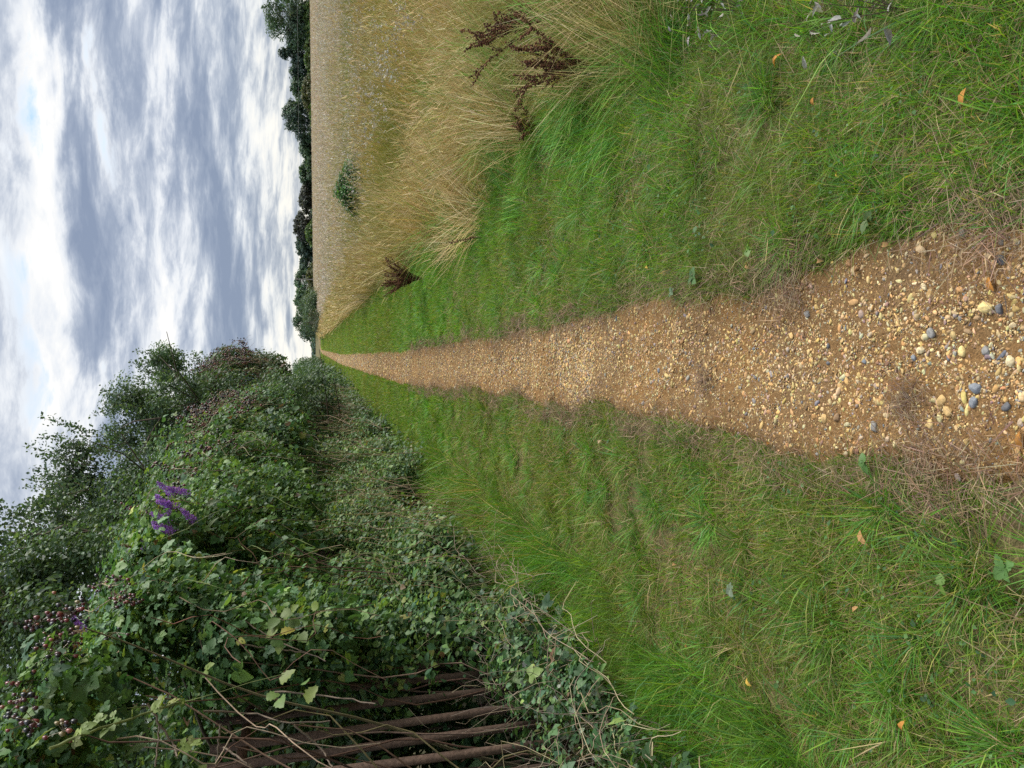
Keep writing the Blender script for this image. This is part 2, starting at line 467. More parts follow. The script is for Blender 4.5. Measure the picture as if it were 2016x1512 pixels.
def turf(geo, x, y, h0, pal, patch_seed, bare=0.36, wid=.0030, lean=.55, far=False):
    n = len(x)
    pt = .5 * fbm(x * 2.2, y * 2.2, seed=patch_seed, oct=2) + .5 * fbm(x * 6.5, y * 6.5, seed=patch_seed + 7, oct=2)
    keep = (pt + U(-.11, .11, n)) > bare
    x, y, pt = x[keep], y[keep], pt[keep]; n = len(x)
    d = np.hypot(x, y)
    tall = fbm(x * 3.6, y * 3.6, seed=patch_seed + 40, oct=2)
    damp = np.clip(1.3 - y / 16, .25, 1)
    h = h0 * (1.1 + 1.3 * (tall - .5) * damp) * np.exp(G(.3, n))
    w = np.maximum(wid * np.exp(G(.25, n)), .62 * d / PXM)
    flow = fbm(x * .9, y * .9, seed=patch_seed + 77) * 9
    az = np.where(rng.random(n) < .30, flow + G(.8, n), U(0, 6.283, n))
    col = pick(pal, n, .14)
    if far:                                    # coarser, drier grass takes over with distance
        col = np.where((rng.random(n) < np.clip((y - 5) / 16, 0, .85))[:, None], pick(FARG, n, .14), col)
    tone = 1.0 + .62 * (fbm(x * 1.6, y * 1.2, seed=patch_seed + 99, oct=3) - .5) * damp
    col *= tone[:, None]
    yel = np.clip((fbm(x * .8, y * .8, seed=patch_seed + 123) - .5) * 3.5, 0, 1)[:, None]
    col = col * (1 - .5 * yel) + .5 * yel * np.array([.17, .19, .045])
    blades(geo, np.stack([x, y, ground_z(x, y) - .012], -1), h, w, az, np.abs(G(lean, n)), np.abs(G(.45, n)), col)
def tuft_blades(geo, cx, cy, n, rad, h, pal, wid=.0036):
    a = U(0, 6.283, n); r = rad * np.sqrt(rng.random(n)) * .55
    x, y = cx + r * np.cos(a), cy + r * np.sin(a)
    hh = h * np.exp(G(.25, n))
    w = np.maximum(wid * np.exp(G(.25, n)), .6 * math.hypot(cx, cy) / PXM)
    blades(geo, np.stack([x, y, ground_z(x, y) - .01], -1), hh, w, a + G(.45, n), .15 + .75 * r / rad + np.abs(G(.15, n)), .25 + np.abs(G(.4, n)), pick(pal, n, .13) * U(.65, 1.12), 3)
def thatch(geo, x, y, zf, pal, l0=.06, zoff=.004):
    n = len(x); d = np.hypot(x, y)
    w = np.maximum(.0022 * np.exp(G(.3, n)), .55 * d / PXM)
    p = np.stack([x, y, zf(x, y) + zoff + np.abs(G(.006, n))], -1)
    blades(geo, p, l0 * np.exp(G(.45, n)), w, U(0, 6.283, n), np.full(n, .96) + G(.03, n), np.abs(G(.2, n)), pick(pal, n, .2))

HB = lambda y: -2.35 + 0 * y                      # where the left verge runs in under the hedge
FE = lambda y: 1.36 + .8 * (fbm(y * .6, y * 0 + 2.2, seed=55) - .5) * np.clip(1.4 - y / 30, .3, 1) + np.where(y > 60, (y - 60) * .004, 0) + .55 * np.clip((3.3 - y) / .9, 0, 1)   # edge of the uncut field
gl = Geo()
for n, y0, y1, b in ((140000, .9, 6.5, .355), (95000, 6.5, 16, .26), (60000, 16, 45, .15), (26000, 45, 140, .1)):
    x, y = scatter(n, lambda y: np.maximum(HB(y), -.75 * y - 1.6), lambda y: pl(y) + .03, y0, y1, 1.35)
    turf(gl, x, y, .044 if y0 < 16 else .06, GREENS if y0 < 6 else GREENS[:5] + LUSH[:2], 61, b, wid=.0036, far=True)
x, y = scatter(34000, HB, lambda y: pl(y) + .05, .9, 9, 1.3); thatch(gl, x, y, ground_z, THATCH)
for k in range(420):
    y = .9 + 12 * rng.random() ** 1.5; x = U(-2.3, float(pl(np.array([y]))[0]) - .03)
    tuft_blades(gl, x, y, rng.integers(60, 140), U(.05, .12), U(.06, .12), LUSH if rng.random() < .65 else GREENS, .0036)
# long soft grass along the foot of the fence
x, y = scatter(20000, -2.3, lambda y: -1.35 + .3 * (fbm(y * 1.5, y * 0, seed=66) - .5), 1.2, 6.0); turf(gl, x, y, .17, LUSH, 64, .36, .0046, .7)
CLOV = [(.07, .16, .05, 2), (.10, .20, .06, 2), (.06, .13, .06, 1)]
def clover(geo, n, x0, x1, y0, y1, sd):
    # small round leaves of low herbs between the blades
    x, y = scatter(n, x0, x1, y0, y1, 1.2); k = fbm(x * 2, y * 2, seed=sd) + U(-.08, .08, n) > .55
    x, y = x[k], y[k]; m = len(x)
    geo.inst(L_M, frames(randdir(m) * .5 + [0, 0, 1], randdir(m), .0125 * np.exp(G(.35, m))), np.stack([x, y, ground_z(x, y) + U(.015, .05, m)], -1), pick(CLOV, m))
clover(gl, 4500, -2.2, -.4, 1.0, 7, 67)
tag(gl.build('grass', M_GRASS), kind='stuff')

gr = Geo()
for n, y0, y1, b in ((120000, .9, 6.5, .26), (90000, 6.5, 16, .2), (46000, 16, 45, .12), (24000, 45, 140, .1)):
    x, y = scatter(n, lambda y: pr(y) - .03, lambda y: np.minimum(FE(y) + .25, .6 * y + 1.3), y0, y1, 1.35)
    turf(gr, x, y, .055 if y0 < 16 else .075, LUSH if y0 > 3 else GREENS + LUSH, 71, b, far=True)
x, y = scatter(26000, lambda y: pr(y) - .05, FE, .9, 9, 1.3); thatch(gr, x, y, ground_z, THATCH)
for k in range(170):
    y = .9 + 12 * rng.random() ** 1.5; x = U(float(pr(np.array([y]))[0]) + .05, 1.5)
    tuft_blades(gr, x, y, rng.integers(60, 140), U(.05, .12), U(.055, .12), LUSH, .0034)
# longer lush grass where the verge meets the uncut strip
x, y = scatter(22000, .85, lambda y: FE(y) + .35, 1.4, 12, 1.2); turf(gr, x, y, .105, LUSH, 74, .40, .0036, .7)
clover(gr, 5000, .35, 1.7, 1.0, 7, 68)
tag(gr.build('grass', M_GRASS), kind='stuff')

# mats of dead stalks along both edges of the path
LITTER = [(.20, .13, .085, 3), (.27, .19, .12, 2.5), (.13, .085, .06, 2), (.36, .27, .17, 1)]
gd = Geo()
for f, sg in ((pl, 1), (pr, -1)):
    n = 16000
    y = .9 + 12 * rng.random(n) ** 1.7
    x = f(y) + sg * np.abs(G(.085, n)) - sg * .07
    k = fbm(x * 3, y * 3, seed=88) + U(-.2, .2, n) > .40
    thatch(gd, x[k], y[k], lambda a, b: path_z(a, b) + .004, LITTER, .045, .008)
for (X, Y, r, n) in ((1795, 785, .05, 340), (1850, 895, .06, 240), (1390, 745, .04, 160), (1975, 900, .07, 160), (1560, 560, .1, 500), (1950, 470, .12, 600)):
    c = gnd(X, Y); x, y = c[0] + G(r * .6, n), c[1] + G(r * .8, n)
    thatch(gd, x, y, path_z, LITTER, .042, .010)
tag(gd.build('dead_grass', M_STRAW), kind='stuff')

# ------------------------------------------------------------------ gravel
STONES = [(.54, .36, .14, 4), (.57, .43, .20, 3.4), (.45, .27, .105, 3), (.58, .49, .29, 1.2), (.17, .175, .18, .7), (.30, .27, .23, 1.0), (.36, .24, .18, 1.2), (.24, .15, .08, 1)]
def pebble_shapes(I, k, amp=.22):
    out = []
    for s_ in range(k):
        v = I[0].copy()
        r = 1 + amp * (fbm(v[:, 0] * 1.3 + 5 * s_, v[:, 1] * 1.3, v[:, 2] * 1.3, 200 + s_, 2) - .5) * 2
        # a few flat faces knocked off, as on flint
        for _ in range(rng.integers(3, 7)):
            nrm = randdir(1)[0]; cut = U(.45, .88)
            dd = v @ nrm
            r = np.where(dd * r > cut, cut / np.maximum(dd, .05), r)
        out.append((v * r[:, None], I[1], []))
    return out
PB1, PB2 = pebble_shapes(ICO1, 10, .3), pebble_shapes(ICO2, 14)
def pebbles(geo, shapes, x, y, size, zf, sink=.18, col=None):
    n = len(x)
    which = rng.integers(0, len(shapes), n)
    col = pick(STONES, n, .18) * .86 if col is None else col * .92
    a = U(0, 6.283, n); tl = G(.25, (n, 2))
    ca, sa = np.cos(a), np.sin(a)
    Rz = np.zeros((n, 3, 3)); Rz[:, 0, 0] = ca; Rz[:, 0, 1] = -sa; Rz[:, 1, 0] = sa; Rz[:, 1, 1] = ca; Rz[:, 2, 2] = 1
    Rx = np.zeros((n, 3, 3)); Rx[:, 0, 0] = 1; Rx[:, 1, 1] = np.cos(tl[:, 0]); Rx[:, 1, 2] = -np.sin(tl[:, 0]); Rx[:, 2, 1] = np.sin(tl[:, 0]); Rx[:, 2, 2] = np.cos(tl[:, 0])
    S = np.stack([size * U(.85, 1.45, n), size * U(.5, .95, n), size * U(.32, .6, n)], -1)
    M3 = (Rz @ Rx) * S[:, None, :]
    p = np.stack([x, y, zf(x, y) + S[:, 2] * (sink + U(-.75, .05, n))], -1)
    for w in range(len(shapes)):
        k = which == w
        geo.inst(shapes[w], M3[k], p[k], col[k])
gp = Geo()
def on_path(n, y0, y1, pw, margin=.02):
    y = y0 + (y1 - y0) * rng.random(n) ** pw
    t = np.where(rng.random(n) < .5, np.clip(.5 + G(.22, n), .02, .98), U(.04, .96, n))
    l, r = pl(y) + margin, pr(y) - margin
    return l + (r - l) * t, y
def patchy(x, y, th):
    return fbm(x * 4.2, y * 3.0, seed=301) + U(-.2, .2, len(x)) > th
x, y = on_path(8500, .9, 5, 1.5); k = patchy(x, y, .27); x, y = x[k], y[k]
pebbles(gp, PB2, x, y, .0052 * np.exp(G(.42, len(x))), path_z, .25)
CLOD = [(.22, .12, .045, 2), (.16, .10, .05, 2), (.27, .17, .08, 1)]
x, y = on_path(11000, .9, 5, 1.5)
pebbles(gp, PB1, x, y, .0026 * np.exp(G(.4, len(x))), path_z, .3, pick(CLOD, len(x), .15))
DUSTY = [(.36, .24, .11, 3), (.44, .32, .16, 3), (.30, .19, .09, 2), (.50, .40, .23, 1.5), (.26, .23, .19, .8)]
x, y = on_path(9000, .9, 5.5, 1.4)
pebbles(gp, PB1, x, y, .0048 * np.exp(G(.35, len(x))), path_z, .05, pick(DUSTY, len(x), .12))
x, y = on_path(27000, .9, 6, 1.4); k = patchy(x, y, .24); x, y = x[k], y[k]
pebbles(gp, PB1, x, y, .0030 * np.exp(G(.3, len(x))), path_z, .3)
x, y = on_path(19000, 4.2, 14, 1.2); k = patchy(x, y, .24); x, y = x[k], y[k]
pebbles(gp, PB1, x, y, .0075 * np.exp(G(.35, len(x))), path_z, .3)
x, y = on_path(9000, 13, 50, 1.2); pebbles(gp, PB1, x, y, .013 * np.exp(G(.35, len(x))) * (1 + y / 60), path_z, .2)
x, y = on_path(3000, 48, 150, 1.0); pebbles(gp, PB1, x, y, .035 * np.exp(G(.3, len(x))), path_z, .0)
tag(gp.build('gravel', M_STONE, smooth=True), kind='stuff')

GREY, DGREY, BLUE, OCH, CRM, BRN, PNK, YEL = (.20, .195, .185), (.105, .105, .11), (.17, .185, .205), (.46, .31, .13), (.54, .45, .27), (.24, .15, .08), (.42, .27, .2), (.6, .47, .2)
for X, Y, s_, c, lab in (
    (1985, 511, .017, DGREY, 'smooth dark grey pebble lying among dead stalks right of the path'),
    (1983, 608, .015, DGREY, 'dark grey pebble beside a knobbly ochre flint near the picture edge'),
    (1585, 618, .019, GREY, 'angular grey flint lying on bare orange soil'),
    (1574, 660, .014, BRN, 'rounded brown stone in the middle of the bare orange soil'),
    (1625, 681, .011, DGREY, 'small dark pebble half sunk in the orange soil'),
    (1623, 715, .011, DGREY, 'small dark pebble with a brown stone just behind it'),
    (1297, 729, .016, BLUE, 'blue grey pebble furthest up the path, on orange soil'),
    (1271, 794, .016, GREY, 'grey stone by the left grass edge furthest up the path'),
    (1700, 711, .012, BLUE, 'round blue grey pebble in the centre of the path'),
    (1803, 705, .011, BLUE, 'bluish pebble between two cream stones mid path'),
    (1842, 656, .019, GREY, 'flat grey slab of stone pressed into the path'),
    (1931, 764, .020, BLUE, 'large round blue grey cobble near the dead stalk mat'),
    (1925, 792, .018, BLUE, 'long wedge shaped blue grey flint below the round cobble'),
    (1995, 800, .015, DGREY, 'dark stone at the near left end of the path'),
    (1860, 788, .020, OCH, 'big smooth ochre stone beside the mat of dead stalks'),
    (1876, 810, .018, OCH, 'flattened ochre stone lying left of the big smooth one'),
    (1728, 841, .021, GREY, 'pale grey flat slab at the left edge of the gravel'),
    (1621, 824, .018, OCH, 'long ochre flint standing proud at the left edge'),
    (1649, 822, .018, BRN, 'brown flint lying next to the long ochre flint'),
    (1957, 606, .022, YEL, 'largest knobbly yellow flint at the right of the path'),
    (1599, 563, .014, PNK, 'pinkish oval pebble on brown stalks at the right edge'),
    (1831, 565, .013, CRM, 'single pale cream pebble at the right edge of the gravel'),
    (1817, 689, .016, CRM, 'cream oval stone right of the path centre'),
    (1898, 693, .016, YEL, 'bright yellow oval stone near the camera'),
    (2001, 711, .016, CRM, 'cream stone cut by the near edge of the picture'),
    (1949, 691, .017, GREY, 'round grey stone beside the bright yellow oval one'),
):
    p = gnd(X, Y, .0); s_ *= .8
    gs = Geo()
    v = PB2[rng.integers(0, 14)][0] if c is not GREY else PB2[3][0]
    big = ICO3[0]; nz = fbm(big[:, 0] * 1.4 + X, big[:, 1] * 1.4, big[:, 2] * 1.4, int(X), 3)
    w = big * (.72 + .56 * nz)[:, None]
    nrm = randdir(4)
    for q in nrm:
        dd = w @ q; w = w - np.maximum(dd - .72, 0)[:, None] * q
    a = U(0, 6.28)
    w = w * np.array([s_ * 1.15, s_ * .85, s_ * .6])
    w = np.stack([w[:, 0] * math.cos(a) - w[:, 1] * math.sin(a), w[:, 0] * math.sin(a) + w[:, 1] * math.cos(a), w[:, 2]], -1)
    z = float(path_z(np.array([p[0]]), np.array([p[1]]))[0])
    gs.add(w + np.array([p[0], p[1], z + s_ * .16]), ICO3[1], None, c)
    tag(gs.build('stone', M_STONE, smooth=True, loc=(p[0], p[1], z)), lab, 'stone', 'larger stones on the gravel path')

# ------------------------------------------------------------------ fallen leaves, weeds
def curled_leaf(L, W, curl, fold):
    v, q = [], []
    R = 9
    for i in range(R):
        t = i / (R - 1)
        wd = W * math.sin(math.pi * (0.04 + .95 * t ** .8)) ** .9 * (1 + .08 * (-1) ** i)
        y = L * t; z = curl * L * math.sin(math.pi * t) * .5 + .12 * L * t * t * curl
        v += [(-wd, y, z + fold * wd), (0, y, z), (wd, y, z + fold * wd * .7)]
        if i: a, b = 3 * i - 3, 3 * i; q += [(a, a + 1, b + 1, b), (a + 1, a + 2, b + 2, b + 1)]
    return np.array(v), q
TAN, ORG, YLW, PALE, RED = (.42, .24, .10), (.48, .22, .05), (.5, .33, .06), (.52, .38, .22), (.24, .09, .06)
for X, Y, L, c, lab in (
    (1467, 523, .055, TAN, 'tan curled dry leaf on the stalk litter, beyond its neighbours at the right edge'),
    (1538, 527, .045, TAN, 'short tan dry leaf at the right path edge beside a grass tuft'),
    (1605, 513, .05, TAN, 'crumpled tan leaf against the green grass tuft'),
    (1673, 533, .05, PALE, 'narrow pale dry leaf under the overhanging tuft'),
    (1740, 482, .045, TAN, 'tan leaf caught upright in grass right of the path'),
    (1809, 490, .055, PALE, 'long pale tan leaf on the brown litter'),
    (1888, 500, .035, PALE, 'small pale folded leaf on the brown litter'),
    (1945, 505, .045, PALE, 'pale crumpled leaf next to the smooth dark grey pebble'),
    (1945, 557, .06, ORG, 'orange tan curled leaf above the near gravel'),
    (1378, 563, .035, YLW, 'small yellow leaf beside the green weed at the path edge'),
    (1283, 527, .04, YLW, 'yellowish dead leaf in the mown grass far up the right verge'),
    (1497, 871, .04, ORG, 'orange brown leaf at the left edge of the gravel'),
    (1999, 865, .055, ORG, 'orange leaf at the near left corner of the path'),
    (1902, 190, .06, ORG, 'bright orange brown leaf with a stalk lying in the right verge'),
    (1613, 200, .035, ORG, 'small orange leaf in the right verge'),
    (1546, 121, .07, ORG, 'long orange blade shaped leaf standing in lush grass'),
    (1665, 344, .035, YLW, 'small yellow leaf in the middle of the right verge'),
    (1720, 1058, .075, TAN, 'long tan rolled leaf lying between tufts left of the path'),
    (1485, 1341, .05, YLW, 'bright yellow leaf in the long grass near the fence'),
    (1807, 1426, .055, ORG, 'orange curled leaf in the thin grass of the near left corner'),
    (1360, 1270, .04, ORG, 'orange leaf in shade below the brambles'),
    (1333, 1110, .05, TAN, 'round tan leaf in the left verge'),
    (1704, 1199, .045, TAN, 'tan leaf buried in the left verge grass'),
    (1190, 870, .06, PALE, 'pale tan leaf farther up the left verge'),
    (1035, 1120, .09, RED, 'dull red wilted leaf at the foot of the brambles'),
):
    p = gnd(X, Y, .04); L *= .68; c = tuple(np.array(c) * U(.7, .95))
    v, q = curled_leaf(L, L * .24, U(.2, .7), U(.3, .9))
    a, b = U(0, 6.28), G(.3)
    v = v - np.array([0, L / 2, 0])
    v = np.stack([v[:, 0] * math.cos(b) + v[:, 2] * math.sin(b), v[:, 1], v[:, 2] * math.cos(b) - v[:, 0] * math.sin(b)], -1)
    v = np.stack([v[:, 0] * math.cos(a) - v[:, 1] * math.sin(a), v[:, 0] * math.sin(a) + v[:, 1] * math.cos(a), v[:, 2]], -1)
    onp = bool(pl(p[1:2])[0] - .1 < p[0] < pr(p[1:2])[0] + .1)
    z = float(ground_z(p[0:1], p[1:2])[0]) + (.014 if onp else .035)
    gg = Geo(); gg.add(v + np.array([p[0], p[1], z]), None, q, c)
    tag(gg.build('fallen_leaf', M_DRY, smooth=True, loc=(p[0], p[1], z)), lab, 'leaf', 'fallen dry leaves')

for X, Y, n, L, c, lab in (
    (1372, 545, 7, .075, (.10, .18, .07), 'pale green broad leaved weed growing at the right edge of the path'),
    (1330, 575, 5, .05, (.11, .17, .09), 'small grey green weed on the litter just past the broad one'),
    (1487, 492, 4, .055, (.11, .22, .03), 'bright green weed leaves under the right verge tuft'),
    (1716, 910, 4, .05, (.09, .18, .05), 'small green weed at the left edge of the gravel'),
    (2003, 1118, 4, .055, (.10, .20, .06), 'large broad green leaf plant at the near left of the path'),
    (1882, 1150, 2, .05, (.12, .22, .04), 'pair of light green leaves in the left verge'),
    (1450, 1160, 6, .05, (.17, .22, .15), 'silvery green leaf spray in the left verge'),
    (1725, 435, 5, .05, (.09, .14, .05), 'flat rosette of round leaves in the right verge'),
):
    p = gnd(X, Y, .04); gg = Geo()
    n_ = n; a = np.arange(n_) * 6.283 / n_ + U(0, 1)
    tp = np.stack([np.cos(a), np.sin(a), np.full(n_, .25)], -1); nr = np.stack([-np.cos(a) * .2, -np.sin(a) * .2, np.ones(n_)], -1) + G(.25, (n_, 3))
    z = float(ground_z(p[0:1], p[1:2])[0])
    gg.inst(L_N, frames(nr, tp, L * .62 * np.exp(G(.2, n_))), np.tile([p[0], p[1], z + .05], (n_, 1)), np.clip(np.array(c) * (1 + G(.12, (n_, 1))), 0, 1))
    for k in range(n_):
        gg.tube([[p[0], p[1], z - .01], [p[0], p[1], z + .05]], .0015, .001, 4, c)
    tag(gg.build('weed', M_LEAF, loc=(p[0], p[1], z)), lab, 'weed')

# ------------------------------------------------------------------ uncut grass and the field on the right
STRAW = [(.46, .345, .15, 3), (.52, .41, .20, 2.4), (.37, .255, .10, 2.2), (.33, .29, .09, 1.8), (.58, .49, .29, 1)]
OLIVE = [(.14, .19, .04, 2), (.21, .23, .055, 2.5), (.29, .28, .08, 2), (.10, .17, .04, 1)]
def stalks(geo, x, y, h, pal, wid=.0026, head=True, lean=.35, tone_seed=500):
    n = len(x)
    if n == 0: return
    d = np.hypot(x, y)
    w = np.maximum(wid * np.exp(G(.2, n)), .55 * d / PXM)
    flow = .6 + (fbm(x * .9, y * .9, seed=tone_seed) - .5) * 9
    az = flow + G(1.0, n)
    le = np.abs(G(lean, n)) + .9 * np.clip(fbm(x * .8, y * .8, seed=tone_seed + 3) - .55, 0, 1)
    col = pick(pal, n, .14) * (.78 + .44 * fbm(x * .6, y * .6, seed=tone_seed + 5))[:, None]
    gm = np.clip((fbm(x * .42, y * .26, seed=tone_seed + 8, oct=3) - .5) * 7, 0, 1)[:, None] * .7 * np.clip((60 - y) / 30, 0, 1)[:, None]
    col = col * (1 - gm) + gm * np.array([.20, .225, .055]) * np.exp(G(.15, (n, 1)))
    p = np.stack([x, y, ground_z(x, y)], -1)
    cu = np.abs(G(.3, n))
    blades(geo, p, h, w, az, le, cu, col, 3)
    if head:                                   # the seed head at the tip of each stalk
        k = rng.random(n) < .6
        ld = np.stack([np.cos(az), np.sin(az), np.zeros(n)], -1)
        tip = p + ld * (h * (le + cu))[:, None]
        tip[:, 2] += h * (1 - .45 * np.minimum(cu, 1.3)) * np.sqrt(np.maximum(.05, 1 - np.minimum(le, .95) ** 2))
        dr = norm(ld * (le + 2 * cu + .15)[:, None] + np.array([0, 0, .8]))
        m = int(k.sum())
        blades(geo, tip[k] - dr[k] * .05, .11 * np.exp(G(.2, m)), np.maximum(.0045, .75 * d[k] / PXM), az[k], np.clip(.3 + le[k], 0, 1.2), cu[k], col[k] * .98, 2)
gt = Geo()
wedge = lambda y: np.maximum(2.6, .62 * y + 1.5)
def field_pts(n, y0, y1, pw=1.0, x0=None):
    return scatter(n, (lambda y: FE(y) + np.abs(G(.22, len(y)))) if x0 is None else x0, wedge, y0, y1, pw)
def strip(n, y0, y1, pw, pal, h0, h1, sc, sd, th, soft, lean, **kw):
    # the uncut strip thickens away from the mown verge and grows in patches
    x, y = scatter(n, lambda y: FE(y) - .2, wedge, y0, y1, pw)
    t = np.clip((x - FE(y) + .2) / soft, 0, 1)
    pn = fbm(x * sc, y * sc * .7, seed=sd, oct=3)
    k = (t ** .8 * .9 + .1 > rng.random(n)) & (pn + U(-.1, .1, n) > th)
    stalks(gt, x[k], y[k], (U(h0, h1, n) * (.45 + .55 * t))[k], pal, lean=lean, **kw)
strip(52000, 1.7, 8, 1.0, STRAW, .28, .7, 1.3, 610, .41, 1.1, .7)
strip(34000, 6, 18, .8, STRAW, .4, .85, .6, 611, .46, 1.9, .5)
MIXF = STRAW + [(.44, .36, .28, 8), (.52, .45, .38, 6), (.37, .30, .22, 4)]
x, y = field_pts(26000, 13, 40, .75); stalks(gt, x, y, U(.45, .85, len(x)), MIXF, lean=.3)
# green and olive blades between the straw
strip(34000, 1.6, 9, 1.0, OLIVE + LUSH[2:3], .2, .45, 1.0, 620, .36, .8, .5, wid=.004, head=False)
strip(56000, 7, 26, .8, OLIVE, .4, .8, .45, 621, .40, .9, .35, wid=.004, head=False)
x, y = field_pts(16000, 24, 60, .8); stalks(gt, x, y, U(.35, .65, len(x)), OLIVE, .004, False, .3)
# a thatch of flattened straw below
x, y = field_pts(16000, 1.8, 12, 1.0); thatch(gt, x, y, ground_z, THATCH + [(.30, .26, .1, 3)], .22, .03)
def tussock(geo, cx, cy, n, ln, pal, az, lean, wid=.003):
    r = .13 * np.sqrt(rng.random(n)) * (1 + cy / 20); a = U(0, 6.283, n)
    x, y = cx + r * np.cos(a), cy + r * np.sin(a)
    c = pick(pal, n, .12) * U(.8, 1.15)
    blades(geo, np.stack([x, y, ground_z(x, y)], -1), ln * np.exp(G(.2, n)), np.maximum(wid * np.exp(G(.25, n)), .6 * math.hypot(cx, cy) / PXM), az + G(.38, n), lean + G(.16, n), np.abs(.45 + G(.25, n)), c, 4)
for k in range(460):
    cy = 2.2 + 12 * rng.random() ** 1.3
    cx = float(FE(np.array([cy]))[0]) + np.abs(G(1.0)) * (1 + cy * .15) + U(-.25, .35)
    if cx > .62 * cy + 1.4: continue
    tussock(gt, cx, cy, int(rng.integers(35, 80)), U(.4, .75), STRAW if rng.random() < .62 else OLIVE + LUSH[:2], .5 + G(1.0), U(.25, .85))
for k in range(60):
    cy = 1.5 + 5 * rng.random(); cx = float(FE(np.array([cy]))[0]) + G(.22)
    tussock(gt, cx, cy, int(rng.integers(40, 90)), U(.14, .28), LUSH, U(0, 6.28), U(.2, .7), .0042)
# the tall dry fringe along the path side
x, y = scatter(9000, lambda y: FE(y) - .05, lambda y: FE(y) + .7, 9, 120, 1.4); stalks(gt, x, y, U(.6, 1.05, len(x)), STRAW, lean=.22)
tag(gt.build('tall_grass', M_STRAW), kind='stuff')

gf = Geo()
PALE_F = [(.45, .37, .29, 3), (.53, .46, .39, 2.5), (.38, .305, .22, 2), (.33, .29, .19, 1), (.58, .55, .50, 1.4)]
x, y = scatter(60000, lambda y: FE(y) + .8, lambda y: .60 * y + 5, 24, 110, .7); stalks(gf, x, y, U(.6, .95, len(x)), PALE_F, .004, True, .2, 700)
x, y = scatter(60000, lambda y: np.where(y > 120, 3 + (y - 120) * .13, 2.4), lambda y: .58 * y + 8, 100, FAR - 2, .75)
stalks(gf, x, y, U(.7, 1.0, len(x)), PALE_F, .006, True, .15, 701)
tag(gf.build('field_grass', M_STRAW), kind='stuff')

# thistles gone to seed: grey-white down standing over the grass
gth = Geo()
def down(n, xf0, xf1, y0, y1, pw, sz):
    x, y = scatter(n, xf0, xf1, y0, y1, pw)
    k = fbm(x * .35, y * .35, seed=810) + U(-.12, .12, n) > .5
    x, y = x[k], y[k]; n = len(x); d = np.hypot(x, y)
    h = U(.65, 1.0, n); z0 = ground_z(x, y)
    blades(gth, np.stack([x, y, z0], -1), h, np.maximum(.004, .5 * d / PXM), U(0, 6.28, n), np.full(n, .06), np.full(n, .04), pick([(.25, .22, .14, 1)], n), 2)
    for q in range(5):
        m = n
        o = np.stack([G(.05, m), G(.05, m), -np.abs(G(.09, m)) + .01], -1)
        p = np.stack([x, y, z0 + h * .93], -1) + o
        s_ = np.maximum(sz * np.exp(G(.3, m)), .55 * d / PXM)
        for _ in range(4):
            gth.inst(L_S, frames(randdir(m), randdir(m), s_ * 1.5), p + randdir(m) * (s_ * .6)[:, None], pick([(.44, .42, .38, 2), (.36, .32, .26, 1.5)], m))
down(1900, lambda y: FE(y) + 1.5, wedge, 6, 26, .8, .016)
down(2200, lambda y: FE(y) + 3, wedge, 24, 70, .8, .018)
tag(gth.build('thistle_down', M_STRAW), kind='stuff')

# a low green bush standing by itself in the field
LEAF_DARK = [(.030, .075, .022, 2), (.045, .10, .028, 3), (.065, .125, .03, 2), (.035, .08, .035, 1)]
b0 = gnd(748, 370)
b0 = np.array([b0[0], b0[1], 0.0])
sh = thing('shrub', 'low rounded green bush standing alone in the dry field', 'bush', b0)
gb = Geo()
lob = []
for _ in range(40):
    a, q = U(0, 6.28), math.sqrt(rng.random())
    lob.append((b0[0] + .46 * q * math.cos(a), b0[1] + .4 * q * math.sin(a), .55 + .38 * (1 - q * q) * rng.random(), U(.16, .26), U(.16, .26), U(.15, .22)))
lobes_leaves(gb, lob, 620, .06, L_S, [(.05, .13, .03, 2), (.07, .155, .035, 2), (.035, .09, .03, 1)], clump=.2)
gb.build('foliage', M_LEAF).parent = sh
gs = Geo()
for _ in range(30):
    a = U(0, 6.28); r = U(.05, .5)
    gs.tube([[b0[0] + .1 * math.cos(a), b0[1] + .1 * math.sin(a), 0], [b0[0] + r * math.cos(a), b0[1] + r * .6 * math.sin(a), U(.4, .7)]], .008, .003, 4, (.12, .10, .06))
gs.build('stem', M_BARK).parent = sh
def settle(root):
    """children were built in world coordinates: keep them there under the moved root"""
    for ch in root.children:
        ch.matrix_parent_inverse = Matrix.Translation(-Vector(root.location))
settle(sh)

